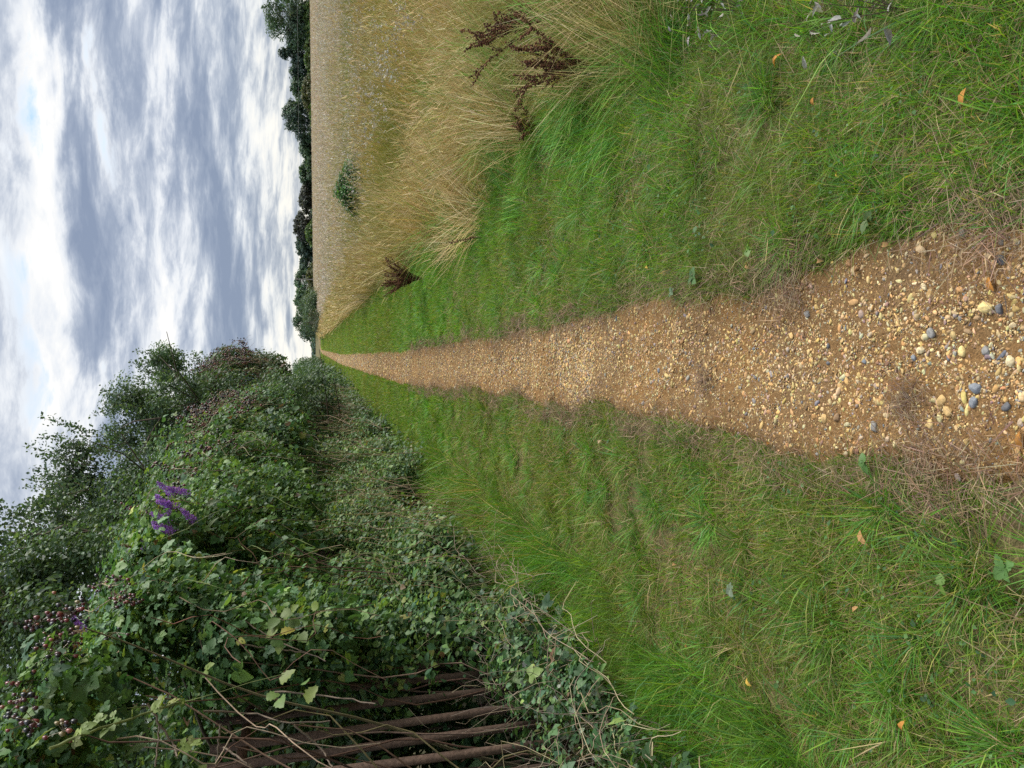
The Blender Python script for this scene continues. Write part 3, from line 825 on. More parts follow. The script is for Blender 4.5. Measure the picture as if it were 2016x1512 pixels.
# dead docks: rust-brown stems set with seed
def dock(X, Y, h, n, lab, spread=.35, tilt=(0, 0), col=(.10, .05, .03)):
    b = gnd(X, Y); b = np.array([b[0], b[1], float(ground_z(b[0:1], b[1:2])[0])])
    r = thing('dock_plant', lab, 'dock plant', b)
    gs, gv = Geo(), Geo()
    for k in range(n):
        a = U(0, 6.28); sp = spread * U(.2, 1)
        hh = h * U(.6, 1)
        t = np.linspace(0, 1, 7)[:, None]
        pts = b + np.array([[math.cos(a) * sp + tilt[0], math.sin(a) * sp + tilt[1], 0]]) * t ** 1.3 * hh + np.array([[0, 0, hh]]) * (t - .18 * t * t)
        gs.tube(pts, .0045, .002, 5, col)
        for br in range(4 if n > 1 else 0):
            j = rng.integers(2, 6); e = pts[j] + np.array([G(.08), G(.08), U(.06, .18)]) * h * 1.2
            gs.tube([pts[j], e], .0025, .0015, 4, col)
            m = 26; tt_ = rng.random(m)[:, None]; q = pts[j] + (e - pts[j]) * tt_ + G(.006, (m, 3))
            gv.inst((ICO1[0], ICO1[1], []), np.eye(3)[None] * U(.003, .0075, m)[:, None, None], q, pick([(.13, .055, .03, 2), (.075, .035, .022, 2), (.2, .10, .05, 1)], m))
        m = 70; j = np.linspace(.35, 1, m)
        q = np.stack([np.interp(j, t[:, 0], pts[:, i]) for i in range(3)], -1) + G(.007, (m, 3))
        gv.inst((ICO1[0], ICO1[1], []), np.eye(3)[None] * U(.003, .0075, m)[:, None, None], q, pick([(.13, .055, .03, 2), (.075, .035, .022, 2), (.2, .10, .05, 1)], m))
    gs.build('stem', M_BARK).parent = r
    gv.build('seed_head', M_BARK).parent = r
    settle(r)
dock(838, 548, .72, 22, 'dead reddish brown dock clump at the edge of the uncut grass', .5)
dock(1190, 140, .62, 9, 'dark brown dead dock leaning over the straw grass on the right', .5, (.15, .35))
dock(1130, 30, .75, 9, 'dark dead dock stalks standing deepest in the straw, beyond the leaning dock', .4, (-.1, .3))
dock(1075, 250, .30, 6, 'short dead dock stub in flattened straw', .7)
dock(968, 465, .62, 1, 'single thin dead stalk leaning out of the straw grass', .5, (-.1, .2), (.10, .07, .04))

# grey, withered broad leaves at the right-hand edge
for X, Y, n, lab in ((1478, 22, 90, 'withered grey white thistle leaves where the straw grass meets the lush verge'), (1775, 20, 60, 'withered pale grey leaves hanging beside the lush grass clump'),
                     (1010, 870, 0, '')):
    if not n: continue
    p = gnd(X, Y); z = float(ground_z(p[0:1], p[1:2])[0])
    r = thing('withered_plant', lab, 'dead plant', (p[0], p[1], z))
    gg, gs = Geo(), Geo()
    base = np.array([p[0], p[1], z])
    q = base + np.stack([G(.07, n), G(.07, n), U(.04, .28, n)], -1)
    gg.inst(L_N, frames(randdir(n) + [0, 0, .3], randdir(n) + [0, 0, -.4], .020 * np.exp(G(.4, n))) * np.array([.45, 1, 1.6])[None, None, :], q, pick([(.26, .26, .23, 2), (.17, .16, .13, 1.4), (.34, .33, .29, 1)], n))
    for k in range(5): gs.tube([base, base + np.array([G(.05), G(.05), .26])], .002, .001, 5, (.16, .12, .09))
    gg.build('leaves', M_DRY).parent = r; gs.build('stem', M_BARK).parent = r; settle(r)

# ------------------------------------------------------------------ the rusty railing under the brambles
FX_ = -2.12
rf = thing('railing_fence', 'rusty flat bar iron railing half buried under brambles on the left', 'fence', (FX_, 3, 0))
gb_ = Geo()
def box(geo, c, s_, col, rz=0.0, shear=(0, 0)):
    v = np.array([[a, b, d] for a in (-.5, .5) for b in (-.5, .5) for d in (-.5, .5)]) * np.array(s_)
    e = v.copy(); e[:, 0] += shear[0] * (v[:, 2] / s_[2] + .5); e[:, 1] += shear[1] * (v[:, 2] / s_[2] + .5)
    v = np.stack([e[:, 0] * math.cos(rz) - e[:, 1] * math.sin(rz), e[:, 0] * math.sin(rz) + e[:, 1] * math.cos(rz), e[:, 2]], -1) + np.array(c)
    geo.add(v, None, [(0, 1, 3, 2), (4, 6, 7, 5), (0, 4, 5, 1), (2, 3, 7, 6), (0, 2, 6, 4), (1, 5, 7, 3)], col)
for k, y in enumerate(np.arange(1.2, 13.6, .235)):
    gg = Geo()
    box(gg, (FX_ + G(.004), y + G(.006), 1.05), (.010, .046, 2.2), np.array([.095, .062, .047]) * U(.75, 1.25), -U(.45, .65), (G(.01), G(.015)))
    o = gg.build('bar', M_RUST); o.parent = rf
for z in (.32, 1.98):
    gg = Geo(); box(gg, (FX_ - .028, 7.4, z), (.014, 12.6, .05), (.08, .042, .027)); gg.build('rail', M_RUST).parent = rf
for y in (3.0, 6.0, 9.0, 12.0):
    gg = Geo(); box(gg, (FX_ - .072, y, 1.1), (.07, .07, 2.3), (.07, .04, .028)); gg.build('post', M_RUST).parent = rf
settle(rf)

# ------------------------------------------------------------------ brambles, nettles, hedge
BRAM = [(.060, .132, .056, 3), (.080, .165, .064, 3), (.115, .205, .066, 2), (.046, .102, .052, 2), (.16, .245, .065, .9), (.24, .25, .07, .15), (.16, .10, .06, .12)]  # blue raised to put the sky's reflection into the leaf colour
BRAM_L = [(.08, .165, .045, 3), (.115, .21, .05, 3), (.16, .24, .06, 2), (.20, .25, .065, 1)]
def berry_shape():
    v = ICO2[0]
    k = randdir(22)
    bump = np.max(v @ k.T, 1)
    return v * (.80 + .34 * np.clip((bump - .80) / .2, 0, 1))[:, None], ICO2[1], []
BERRY = berry_shape()
BCOL = [(.010, .010, .016, 3.5), (.05, .010, .016, 2.5), (.13, .022, .026, 1.8), (.20, .07, .05, .8), (.20, .16, .08, .5)]
def berry_cluster(parent, c, n, size, rad, T, pal=BCOL):
    gg = Geo()
    p = c + np.stack([G(rad * .6, n), G(rad * .6, n), G(rad * .8, n)], -1)
    s_ = size * np.exp(G(.18, n))
    gg.inst(T, np.eye(3)[None] * (s_[:, None, None] * np.array([[[1, 1, 1.15]]])), p, pick(pal, n))
    for q in p: gg.tube([q, c + (0, 0, -rad * .2)], .0014, .0014, 3, (.12, .10, .05))
    o = gg.build('berry_cluster', M_BERRY, smooth=True); o.parent = parent
def cane(geo, p0, p1, sag, r0, r1, col, n=8, wob=.02):
    n = n + 5
    t = np.linspace(0, 1, n)[:, None]
    pts = np.asarray(p0) * (1 - t) + np.asarray(p1) * t + np.array([[0, 0, 1.0]]) * (sag * 4 * t * (1 - t)) + sum(np.sin(t * f + U(0, 6.28)) * G(wob, (1, 3)) for f in (4.5, 8.0, 13.0)) * (t * (1 - t) * 4) ** .6
    geo.tube(pts, r0, r1, 5, col)
    return pts

GAP = lambda p: (p[:, 0] > -2.3) & (p[:, 1] < 2.25 * -p[:, 0]) & (p[:, 2] > 1.15 + .35 * vnoise(p[:, 1] * 2, p[:, 1] * 0, seed=3)) & (p[:, 2] < 2.12)      # few leaves here: the railing shows
def bramble(name, label, y0, y1, prof, nl, rad, dens, size, T, pal, ncane, nberry, bsize, bT, inner=.33, up=.55, gap=None):
    """prof(t, y) -> x, z along the face from foot (t=0) over the crest (t=1)"""
    yc = .5 * (y0 + y1)
    r = thing(name, label, 'bramble', (prof(.4, yc)[0], yc, 0))
    lob, cr = [], []
    for _ in range(nl):
        y = U(y0, y1); t = U(0, 1)
        x, z = prof(t, y)
        if fbm(np.array([y * 1.0]), np.array([z * 1.3]), seed=int(y0 * 7), oct=2)[0] < .40: continue
        if gap and gap(y, z) and rng.random() < .93: continue
        q = rad * U(.55, 1.5)
        x += .5 * rad * (fbm(y * 1.3, z * 1.3, seed=404) - .5) * 4
        lob.append((x - q * .5, y, z, q * U(.8, 1.1), q * U(.9, 1.4), q * U(.7, 1.0)))
    gg = Geo()
    cut = GAP if gap else None
    lobes_leaves(gg, lob, dens * .07, size * 1.9, L_N, pal, up=up, inner=inner, clump=.5, seed=int(y0 * 10) + 8, cut=cut)
    lobes_leaves(gg, lob, dens * .5, size * .5, L_S, pal, up=up, inner=inner * 1.4, clump=.5, seed=int(y0 * 10) + 9, cut=cut)
    lobes_leaves(gg, lob, dens * .55, size * 1.05, T, pal, up=up, inner=inner, clump=.52, seed=int(y0 * 10), cut=cut)
    lobes_leaves(gg, lob, dens * .9, size * .85, L_CM if T is L_C else L_M, pal, up=up * 1.2, inner=inner * 1.2, clump=.46, seed=int(y0 * 10) + 3, cut=cut)
    gg.build('foliage', M_LEAF).parent = r
    gc = Geo()
    for _ in range(ncane):
        y = U(y0, y1); x0, z0 = prof(0, y); x1, z1 = prof(U(.4, 1), y)
        cane(gc, (x0 - U(.1, .5) if y < 17 else U(-2.2, -1.8), y, .0), (x1 - U(-.05, .3), y + G(.5), z1), U(.0, .3), .006, .003, pick([(.10, .06, .045, 2), (.13, .12, .06, 1), (.16, .11, .08, 1)], 1)[0], 8, .05)
    for _ in range(24 if gap else 46):         # this year's and last year's canes arching outside the leaves
        y = U(y0, y1); t0 = U(.35, .95); xa, za = prof(t0, y); xb, zb = prof(max(0, t0 - U(.2, .5)), y)
        cane(gc, (xa + U(.0, .2), y, za + .1), (xb + U(.15, .45), y + G(.45), zb), U(.0, .18), max(.0028, .42 * y / PXM), .0015, pick([(.30, .24, .17, 2), (.16, .20, .08, 2), (.14, .085, .06, 2), (.42, .35, .26, .8)], 1)[0], 8, .04)
    if True: gc.build('canes', M_BARK).parent = r
    for _ in range(nberry):
        y = U(y0, y1); t = U(.45, .95); x, z = prof(t, y)
        c = np.array([x + rad * .55 + U(-.05, .1), y, z + U(-.05, .2)])
        berry_cluster(r, c, int(rng.integers(8, 18)), bsize, bsize * 4.5, bT)
    return r
# nearest thicket: hangs over the railing towards the path
def prof_near(t, y):
    z = np.interp(t, [0, .25, .55, .8, 1], [.95, 1.35, 2.0, 2.55, 2.8]) + .04 * (y - 4)
    x = np.interp(t, [0, .25, .55, .8, 1], [-1.98, -1.82, -1.52, -1.25, -1.9])
    return x, z
br = bramble('bramble', 'big bramble thicket with large leaves spilling over the rusty railing', 1.7, 6.6, prof_near, 270, .24, 300, .034, L_C, [(a_ * 1.2, b_ * 1.2, c_ * 1.1, w_) for a_, b_, c_, w_ in BRAM], 36, 0, .009, BERRY, gap=lambda y, z: y < 4.1 and z < 2.12 or y < 5.0 and z < 1.35)
for X, Y, d, n in ((135, 1205, 3.5, 26), (115, 1255, 3.4, 22), (145, 1265, 3.4, 14), (75, 1225, 3.6, 12), (40, 1375, 2.9, 14), (62, 1420, 2.7, 12), (240, 1180, 4.2, 16), (235, 1140, 4.6, 12),
                   (285, 1170, 4.6, 12), (255, 1185, 4.2, 10), (225, 1245, 3.8, 5), (118, 1440, 2.7, 6), (60, 1340, 3.2, 9), (195, 1150, 4.6, 8), (270, 1120, 5.0, 9), (110, 1285, 3.2, 8), (300, 1010, 6.0, 8), (330, 1000, 6.2, 8)):
    p = at(X, Y, d); berry_cluster(br, p, n + 4, .0075, .042, BERRY)
# its long pale new shoot and the dead bare canes before the railing
def shoot(pts_px, r0, r1, col, leaves, lsize, pal, parent, name):
    pts = np.array([at(*q) for q in pts_px]); tt_ = np.linspace(0, 1, len(pts)); ti = np.linspace(0, 1, 14)
    pts = np.stack([np.interp(ti, tt_, pts[:, i]) for i in range(3)], -1)
    for _ in range(3): pts[1:-1] = .25 * pts[:-2] + .5 * pts[1:-1] + .25 * pts[2:]
    pts = pts + G(.002, (14, 3))
    gg = Geo(); gg.tube(pts, r0, r1, 6, col)
    for k in range(46):                      # prickles
        i = rng.integers(0, 13); u = rng.random(); q = pts[i] * (1 - u) + pts[i + 1] * u; e = q + randdir(1)[0] * .009
        gg.tube([q, e], .0012, .0003, 3, col)
    if leaves:
        i = rng.integers(2, 14, leaves); q = pts[i] + G(.02, (leaves, 3))
        gg.inst(L_C, frames(randdir(leaves) * .6 + [.5, -.2, .7], randdir(leaves) + [.2, 0, -.3], lsize * np.exp(G(.3, leaves))), q, pick(pal, leaves))
        tipn = 7
        gg.inst(L_N, frames(randdir(tipn), randdir(tipn) + norm(pts[-1] - pts[-3]) * 1.5, np.full(tipn, lsize * .55)), np.repeat(pts[-1:], tipn, 0), pick(pal, tipn))
    gg.build(name, M_LEAF if leaves else M_BARK).parent = parent
NEWG = [(.15, .22, .06, 2), (.20, .26, .07, 1)]
shoot([(95, 1475, 2.55), (180, 1440, 2.6), (270, 1410, 2.7), (355, 1383, 2.8)], .0055, .003, (.20, .24, .10), 14, .030, NEWG, br, 'shoot')
shoot([(400, 1512, 2.7), (370, 1490, 2.7), (355, 1470, 2.7)], .003, .002, (.17, .2, .08), 8, .030, NEWG, br, 'shoot')
for px in ([(290, 1385, 2.9), (315, 1420, 2.9), (310, 1460, 2.9), (305, 1512, 2.85)], [(315, 1425, 2.9), (345, 1470, 2.9), (350, 1490, 2.8)], [(432, 1425, 3.0), (430, 1470, 3.0), (425, 1512, 3.0)],
           [(580, 1428, 3.2), (630, 1470, 3.2), (655, 1512, 3.1)], [(440, 1470, 3.1), (480, 1500, 3.0), (500, 1512, 3.0)], [(400, 1400, 3.4), (500, 1402, 3.5), (560, 1425, 3.4), (650, 1420, 3.4)],
           [(470, 1215, 4.4), (540, 1260, 4.2), (640, 1300, 4.0)], [(540, 1360, 3.5), (640, 1370, 3.4), (740, 1385, 3.3)], [(480, 1270, 4.2), (600, 1285, 4.2)], [(390, 1230, 4.4), (400, 1290, 4.2)]):
    shoot(px, .0042, .0028, (.19, .15, .12), 0, 0, None, br, 'dead_cane')
# a spray of yellowing large leaves halfway up the railing
gy = Geo()
for X, Y, d in ((560, 1225, 4.2), (585, 1240, 4.1), (600, 1215, 4.3), (570, 1200, 4.4), (545, 1220, 4.2), (625, 1205, 4.3), (550, 1260, 4.1), (540, 1365, 3.5), (618, 1378, 3.4)):
    p = at(X, Y, d); m = 3
    gy.inst(L_N, frames(randdir(m) * .5 + [.8, -.5, .5], randdir(m) + [0, 0, -.5], U(.045, .085, m)), p + G(.03, (m, 3)), pick([(.14, .20, .04, 3), (.28, .24, .04, 1), (.10, .17, .04, 3)], m))
o = gy.build('yellowing_leaves', M_LEAF); o.parent = br
settle(br)
bk = thing('shrub', 'dark shrub growing in the shade behind the rusty railing bars', 'bush', (-3.1, 4.5, 0))
gg, gs = Geo(), Geo()
lob = [(U(-3.9, -2.7), U(1.0, 9.5), U(.15, 2.9), U(.25, .5), U(.3, .5), U(.25, .45)) for _ in range(230)]
lobes_leaves(gg, lob, 110, .075, L_M, BRAM, inner=.5, clump=.2, seed=91)
for _ in range(60):
    p = np.array([U(-3.6, -2.5), U(1.5, 7.5), 0]); cane(gs, p, p + np.array([G(.3), G(.4), U(1.2, 2.6)]), .05, .012, .004, (.09, .07, .05))
gg.build('foliage', M_LEAF).parent = bk; gs.build('stem', M_BARK).parent = bk
settle(bk)

# the middle thicket, full of berries, then the big clump that leans across the path
def prof_mid(t, y):
    z = np.interp(t, [0, .3, .6, .85, 1], [1.7, 2.15, 2.7, 3.1, 3.2]) + .055 * (y - 8)
    x = np.interp(t, [0, .3, .6, .85, 1], [-1.75, -1.45, -1.35, -1.6, -2.5]) + .03 * (y - 8)
    return x, z
b2 = bramble('bramble', 'long pale green bramble bank below the buddleia flowers', 6.4, 12.0, prof_mid, 230, .30, 260, .034, L_CM, BRAM + BRAM_L[:2], 14, 26, .013, (ICO1[0], ICO1[1], []))
settle(b2)
def prof_mid2(t, y):
    z = np.interp(t, [0, .3, .6, .85, 1], [1.85, 2.2, 2.9, 3.5, 3.7])
    x = np.interp(t, [0, .3, .6, .85, 1], [-1.5, -1.2, -1.15, -1.4, -2.3]) + .03 * (y - 12)
    return x, z
REDG = BRAM + [(.09, .06, .03, 1.2)]
b3 = bramble('bramble', 'dark bramble mound thick with red berries in the middle of the hedge', 11.6, 17.6, prof_mid2, 280, .34, 200, .038, L_CM, BRAM, 10, 60, .015, (ICO1[0], ICO1[1], []))
settle(b3)
def prof_lean(t, y):
    z = np.interp(t, [0, .3, .6, .85, 1], [2.35, 2.6, 3.3, 3.9, 4.0])
    x = np.interp(t, [0, .3, .6, .85, 1], [-1.0, -.55, -.25, -.55, -1.6]) + .12 * (y - 19.5) + .35 * (fbm(y * 1.1, t * 2.0, seed=44) - .5)
    return x, z
b4 = bramble('bramble', 'dark red tinged bramble clump leaning out over the far path', 17.4, 21.6, prof_lean, 190, .34, 170, .040, L_CM, [(.052, .105, .042, 3), (.075, .145, .05, 2), (.105, .07, .045, 1.2), (.05, .085, .042, 2)], 6, 50, .015, (ICO1[0], ICO1[1], []))
settle(b4)

# nettles and low growth along the foot of the hedge
gn = Geo()
NET = [(.060, .125, .050, 3), (.085, .16, .056, 3), (.125, .20, .058, 2), (.048, .098, .050, 2), (.18, .19, .08, .5), (.15, .10, .06, .2)]
for y0, y1, n, x0, x1, h0, h1, s_, T, dens in ((4.8, 8.5, 190, -2.1, -1.72, .2, 1.6, .042, L_M, 420), (8, 14, 370, -2.1, -1.58, .25, 2.1, .045, L_M, 300), (14, 26, 450, -2.3, -1.55, .3, 2.45, .06, L_S, 220), (26, 60, 320, -2.8, -1.7, .4, 2.3, .10, L_S, 80)):
    lob = []
    for _ in range(n):
        t = rng.random(); y = U(y0, y1)
        bul = .75 * (fbm(y * .9, t * 2.5, seed=901) - .5)
        if fbm(np.array([y * .9]), np.array([t * 2.6]), seed=951, oct=2)[0] < .40: continue
        q = U(.10, .34) * (1 if y < 26 else 1.6)
        lob.append((x1 + bul - (x1 - x0) * t ** 1.2 - q * .4, y, h0 + (h1 - h0) * t * U(.8, 1.1), q, q * 1.3, q))
    pal = BRAM_L + NET * 2 if y0 < 10 else NET
    lobes_leaves(gn, lob, dens, s_, T, pal, up=.8, droop=.45, inner=.45, clump=.56, seed=int(y0) + 3)
    lobes_leaves(gn, lob, dens * .5, s_ * .6, L_S, pal, up=.5, droop=.3, inner=.6, clump=.3, seed=int(y0) + 4)
x, y = scatter(5000, -1.95, -1.3, 4.4, 10, 1.0); turf(gn, x, y, .30, LUSH + GREENS[4:], 903, .46, .0045, .6)
for _ in range(260):                    # dry stalks and seeding grass poking out of it
    y = 5 + 22 * rng.random() ** 1.3; x = U(-2.0, -1.3); l = U(.3, 1.1)
    cane(gn, (x, y, U(.1, 1.1)), (x + U(-.05, .3), y + G(.3), U(.4, 1.0) + l), U(0, .1), max(.0022, .35 * y / PXM), .0012, pick([(.38, .30, .19, 2), (.25, .19, .13, 1), (.20, .24, .08, 1)], 1)[0], 6, .03)
tag(gn.build('undergrowth', M_LEAF), kind='stuff')
# small leaves and ivy low against the railing
gi = Geo()
lob = [(U(-2.05, -1.75), U(2.6, 5.4), U(.08, .5), U(.1, .2), U(.12, .25), U(.1, .2)) for _ in range(75)]
lobes_leaves(gi, lob, 260, .026, L_M, BRAM, up=.8, clump=.6, seed=77)
lobes_leaves(gi, lob, 90, .045, L_CM, BRAM, up=.7, clump=.62, seed=79)
lob = [(U(-2.0, -1.85), U(4.4, 6.4), U(.5, 1.3), U(.08, .16), U(.12, .2), U(.1, .2)) for _ in range(46)]
lobes_leaves(gi, lob, 260, .045, L_M, BRAM, up=.6, clump=.6, seed=78)
n = 120; x, y = U(-2.0, -1.7, n), U(3.2, 5.5, n)
gi.inst(L_N, frames(randdir(n) + [.4, -.3, .4], randdir(n) + [0, 0, -.4], .04 * np.exp(G(.3, n))), np.stack([x, y, U(.1, .55, n)], -1), pick([(.30, .34, .30, 2), (.22, .27, .2, 2)], n))
tag(gi.build('ground_ivy', M_LEAF), kind='stuff')
# dead bramble stems and straw standing against the railing
gds = Geo()
for _ in range(210):
    y = U(2.6, 6.4); x = U(-2.06, -1.72); l = U(.3, 1.15) * U(.6, 1)
    cane(gds, (x, y, 0), (x + G(.2), y + G(.4), l), G(.12), U(.0012, .0024), .001, pick([(.20, .165, .13, 2), (.30, .25, .18, 2), (.13, .10, .085, 2), (.42, .35, .24, 1.4)], 1)[0], 8, .05)
for _ in range(60):
    y = U(2.4, 6.2); x = U(-1.95, -1.6); l = U(.5, 1.1); a = U(-1.2, 1.2)
    cane(gds, (x, y, U(.05, .4)), (x + l * .4 * math.cos(a), y + l * math.sin(a), U(.05, .5)), U(.0, .15), .0026, .0014, pick([(.40, .33, .22, 2), (.30, .24, .18, 1)], 1)[0], 6, .02)
tag(gds.build('dead_stems', M_STRAW), kind='stuff')

# buddleia with purple flower spikes
bd = at(350, 990, 7.6)
bu = thing('buddleia', 'buddleia bush with purple flower spikes poking out above the brambles', 'buddleia', (bd[0] - .7, bd[1], 0))
gst, glf = Geo(), Geo()
SP = [(325, 962, 7.6), (318, 985, 7.5), (328, 992, 7.4), (330, 1005, 7.4), (352, 966, 7.6), (318, 1038, 7.2), (317, 1018, 7.3), (287, 1080, 6.6), (370, 1015, 7.3), (322, 1041, 7.1)]
for k, (X, Y, d) in enumerate(SP):
    d = d * (.80 if d > 5 else .95)
    p = at(X, Y, d)
    dirn = norm(np.array([.35 + G(.2), -.2 + G(.2), .5 + G(.35)]))
    L = .14 if d > 5 else .10
    m = 340
    t = rng.random(m); rr = .026 * (1 - .75 * t) + .004
    q = p + dirn * ((t - .5) * L)[:, None] + randdir(m) * rr[:, None]
    gg = Geo(); gg.inst(L_S, frames(randdir(m), randdir(m), np.full(m, .012)), q, pick([(.30, .12, .58, 2), (.40, .20, .68, 2), (.20, .07, .42, 1)], m))
    gg.build('flower_spike', M_PETAL).parent = bu
    base = np.array([bd[0] - .72, bd[1] + .1, 1.4])
    cane(gst, base, p - dirn * L * .5, .15, .008, .003, (.15, .13, .08))
    m = 14; tq = U(.3, .95, m)[:, None]
    q = base * (1 - tq) + (p - dirn * .1) * tq + np.array([0, 0, 1]) * (.15 * 4 * tq * (1 - tq))
    glf.inst(L_M, frames(randdir(m) * .4 + [.3, -.3, .8], randdir(m) + [.5, -.3, -.2], .12 * np.exp(G(.2, m))) * np.array([.5, 1, 1])[None, None, :], q, pick([(.09, .14, .06, 2), (.13, .18, .08, 1)], m))
for X, Y, d in ((262, 1076, 5.6), (325, 1000, 6.3)):
    p = at(X, Y, d); m = 160; t = rng.random(m)
    gg = Geo(); gg.inst(L_S, frames(randdir(m), randdir(m), np.full(m, .012)), p + np.array([.2, -.1, .9]) * ((t - .5) * .16)[:, None] + randdir(m) * (.018 * (1 - .6 * t))[:, None], pick([(.16, .08, .05, 1), (.11, .06, .04, 1)], m))
    tag(gg.build('flower_spike', M_PETAL), 'brown spent flower spike').parent = bu
gst.tube([[bd[0] - .7, bd[1], 0], [bd[0] - .72, bd[1] + .1, 1.4]], .03, .015, 7, (.15, .12, .09))
n2 = at(155, 1228, 3.5)
b5 = thing('buddleia', 'single violet flower spike of a second plant beside the nearest blackberries', 'buddleia', (n2[0] - 1.5, n2[1] + .8, 0))
m = 200; t = rng.random(m); gg = Geo()
gg.inst(L_S, frames(randdir(m), randdir(m), np.full(m, .009)), n2 + norm(np.array([.5, -.3, .2])) * ((t - .5) * .09)[:, None] + randdir(m) * (.014 * (1 - .6 * t))[:, None], pick([(.30, .12, .58, 2), (.40, .20, .68, 1)], m))
gg.build('flower_spike', M_PETAL).parent = b5
gg = Geo(); cane(gg, (n2[0] - 1.5, n2[1] + .8, 0), n2 - np.array([.02, 0, .02]), .15, .012, .003, (.15, .13, .08), 12); gg.build('stem', M_BARK).parent = b5
settle(b5)
gst.build('stem', M_BARK).parent = bu; glf.build('foliage', M_LEAF).parent = bu
settle(bu)

# ------------------------------------------------------------------ the row of thorn trees behind the brambles
THORN = [(.055, .100, .055, 3), (.072, .130, .063, 3), (.10, .165, .072, 2), (.042, .08, .048, 2), (.125, .18, .085, .6)]
def thorn(x, y, h, w, label, nlv=1.0, leafs=.05, shoots=16, pal=THORN, base=.25, lean=(0, 0)):
    r = thing('thorn_tree', label, 'tree', (x, y, 0))
    gt_, gl_ = Geo(), Geo()
    lob, sh_ = [], []
    for k in range(5):
        a = k * 1.26 + U(-.4, .4); hh = h * U(.6, .85); rr = w * U(.15, .45)
        t = np.linspace(0, 1, 8)[:, None]
        pts = np.array([x + U(-.1, .1), y + U(-.1, .1), -.05]) + np.array([[math.cos(a) * rr + lean[0] * .62, math.sin(a) * rr + lean[1] * .62, 0]]) * t ** 1.4 + np.array([[0, 0, hh]]) * t + G(.05, (8, 3)) * t
        gt_.tube(pts, .055 * h / 6, .012, 6, (.085, .07, .055))
        for b in range(9):
            j = rng.integers(2, 8); e = pts[j] + np.array([G(.5), G(.5), U(.1, .7)]) * w * .45
            gt_.tube([pts[j], .5 * (pts[j] + e) + G(.05, 3), e], .018, .006, 4, (.08, .065, .05))
    nL = 75
    for _ in range(nL):
        a = U(0, 6.28); t = rng.random() ** .8; zz = base * h + (h * .93 - base * h) * t
        rr = w * .5 * (1 - .55 * t ** 1.6) * math.sqrt(rng.random()); q = U(.28, .55) * (1 - .35 * t) * w / 2.4
        lob.append((x + lean[0] * t + rr * math.cos(a), y + lean[1] * t + rr * math.sin(a), zz, q, q, q * 1.15))
    lobes_leaves(gl_, lob, 330 * nlv, leafs, L_S, pal, up=.45, droop=.2, inner=.45, clump=.36, seed=int(abs(x) * 100 + y))
    for _ in range(shoots):                     # upright whippy shoots break the outline
        a = U(0, 6.28); rr = w * .42 * math.sqrt(rng.random()); t = 1 - (rr / (w * .6)) ** 2
        p0 = np.array([x + lean[0] * .8 + rr * math.cos(a), y + lean[1] * .8 + rr * math.sin(a), h * (.70 + .2 * t)])
        p1 = p0 + np.array([G(.18) + .12 * math.cos(a), G(.18) + .12 * math.sin(a), U(.45, 1.0) * h / 6])
        pts = cane(gt_, p0, p1, .0, .006, .002, (.09, .075, .05), 6, .03)
        m = int(110 * nlv); tq = rng.random(m) ** .8
        q = np.stack([np.interp(tq, np.linspace(0, 1, len(pts)), pts[:, i]) for i in range(3)], -1) + G(.045, (m, 3))
        gl_.inst(L_S, frames(randdir(m), randdir(m) + [0, 0, .7], leafs * np.exp(G(.25, m))), q, pick(pal, m))
    gt_.build('trunk', M_BARK).parent = r; gl_.build('crown', M_LEAF).parent = r
    settle(r)
for x, y, h, w, lab in (
    (-3.6, 3.0, 5.8, 2.6, 'dark thorn tree nearest the camera, behind the bramble leaves'),
    (-3.4, 5.4, 5.6, 2.6, 'thorn tree with sky showing through, behind the nearest blackberries'),
    (-3.4, 7.8, 5.8, 2.7, 'tall thorn tree rising behind the buddleia'),
    (-3.2, 10.3, 5.9, 2.6, 'thorn tree next along the row beyond the buddleia tree'),
    (-2.9, 12.8, 5.9, 2.5, 'grey green thorn tree in the middle of the hedge row'),
    (-2.5, 14.8, 6.1, 2.7, 'thorn tree with ragged spiky top above the berry mound'),
    (-2.0, 16.9, 5.9, 2.6, 'smaller thorn tree with loose upright twigs before the last one'),
    (-2.2, 18.4, 5.5, 2.2, 'slender thorn tree squeezed in beside the last of the row'),
    (-2.3, 19.9, 5.6, 2.0, 'last thorn of the row, its bare shoots standing over the path'),
):
    thorn(x, y, h, w, lab, 1.0 if y > 7 else .7, .052 if y > 7 else .042, 30 if y < 16 else 14, base=.2, lean=(2.0, 0) if y > 19 else (.5, 0) if y > 16 else (0, 0))

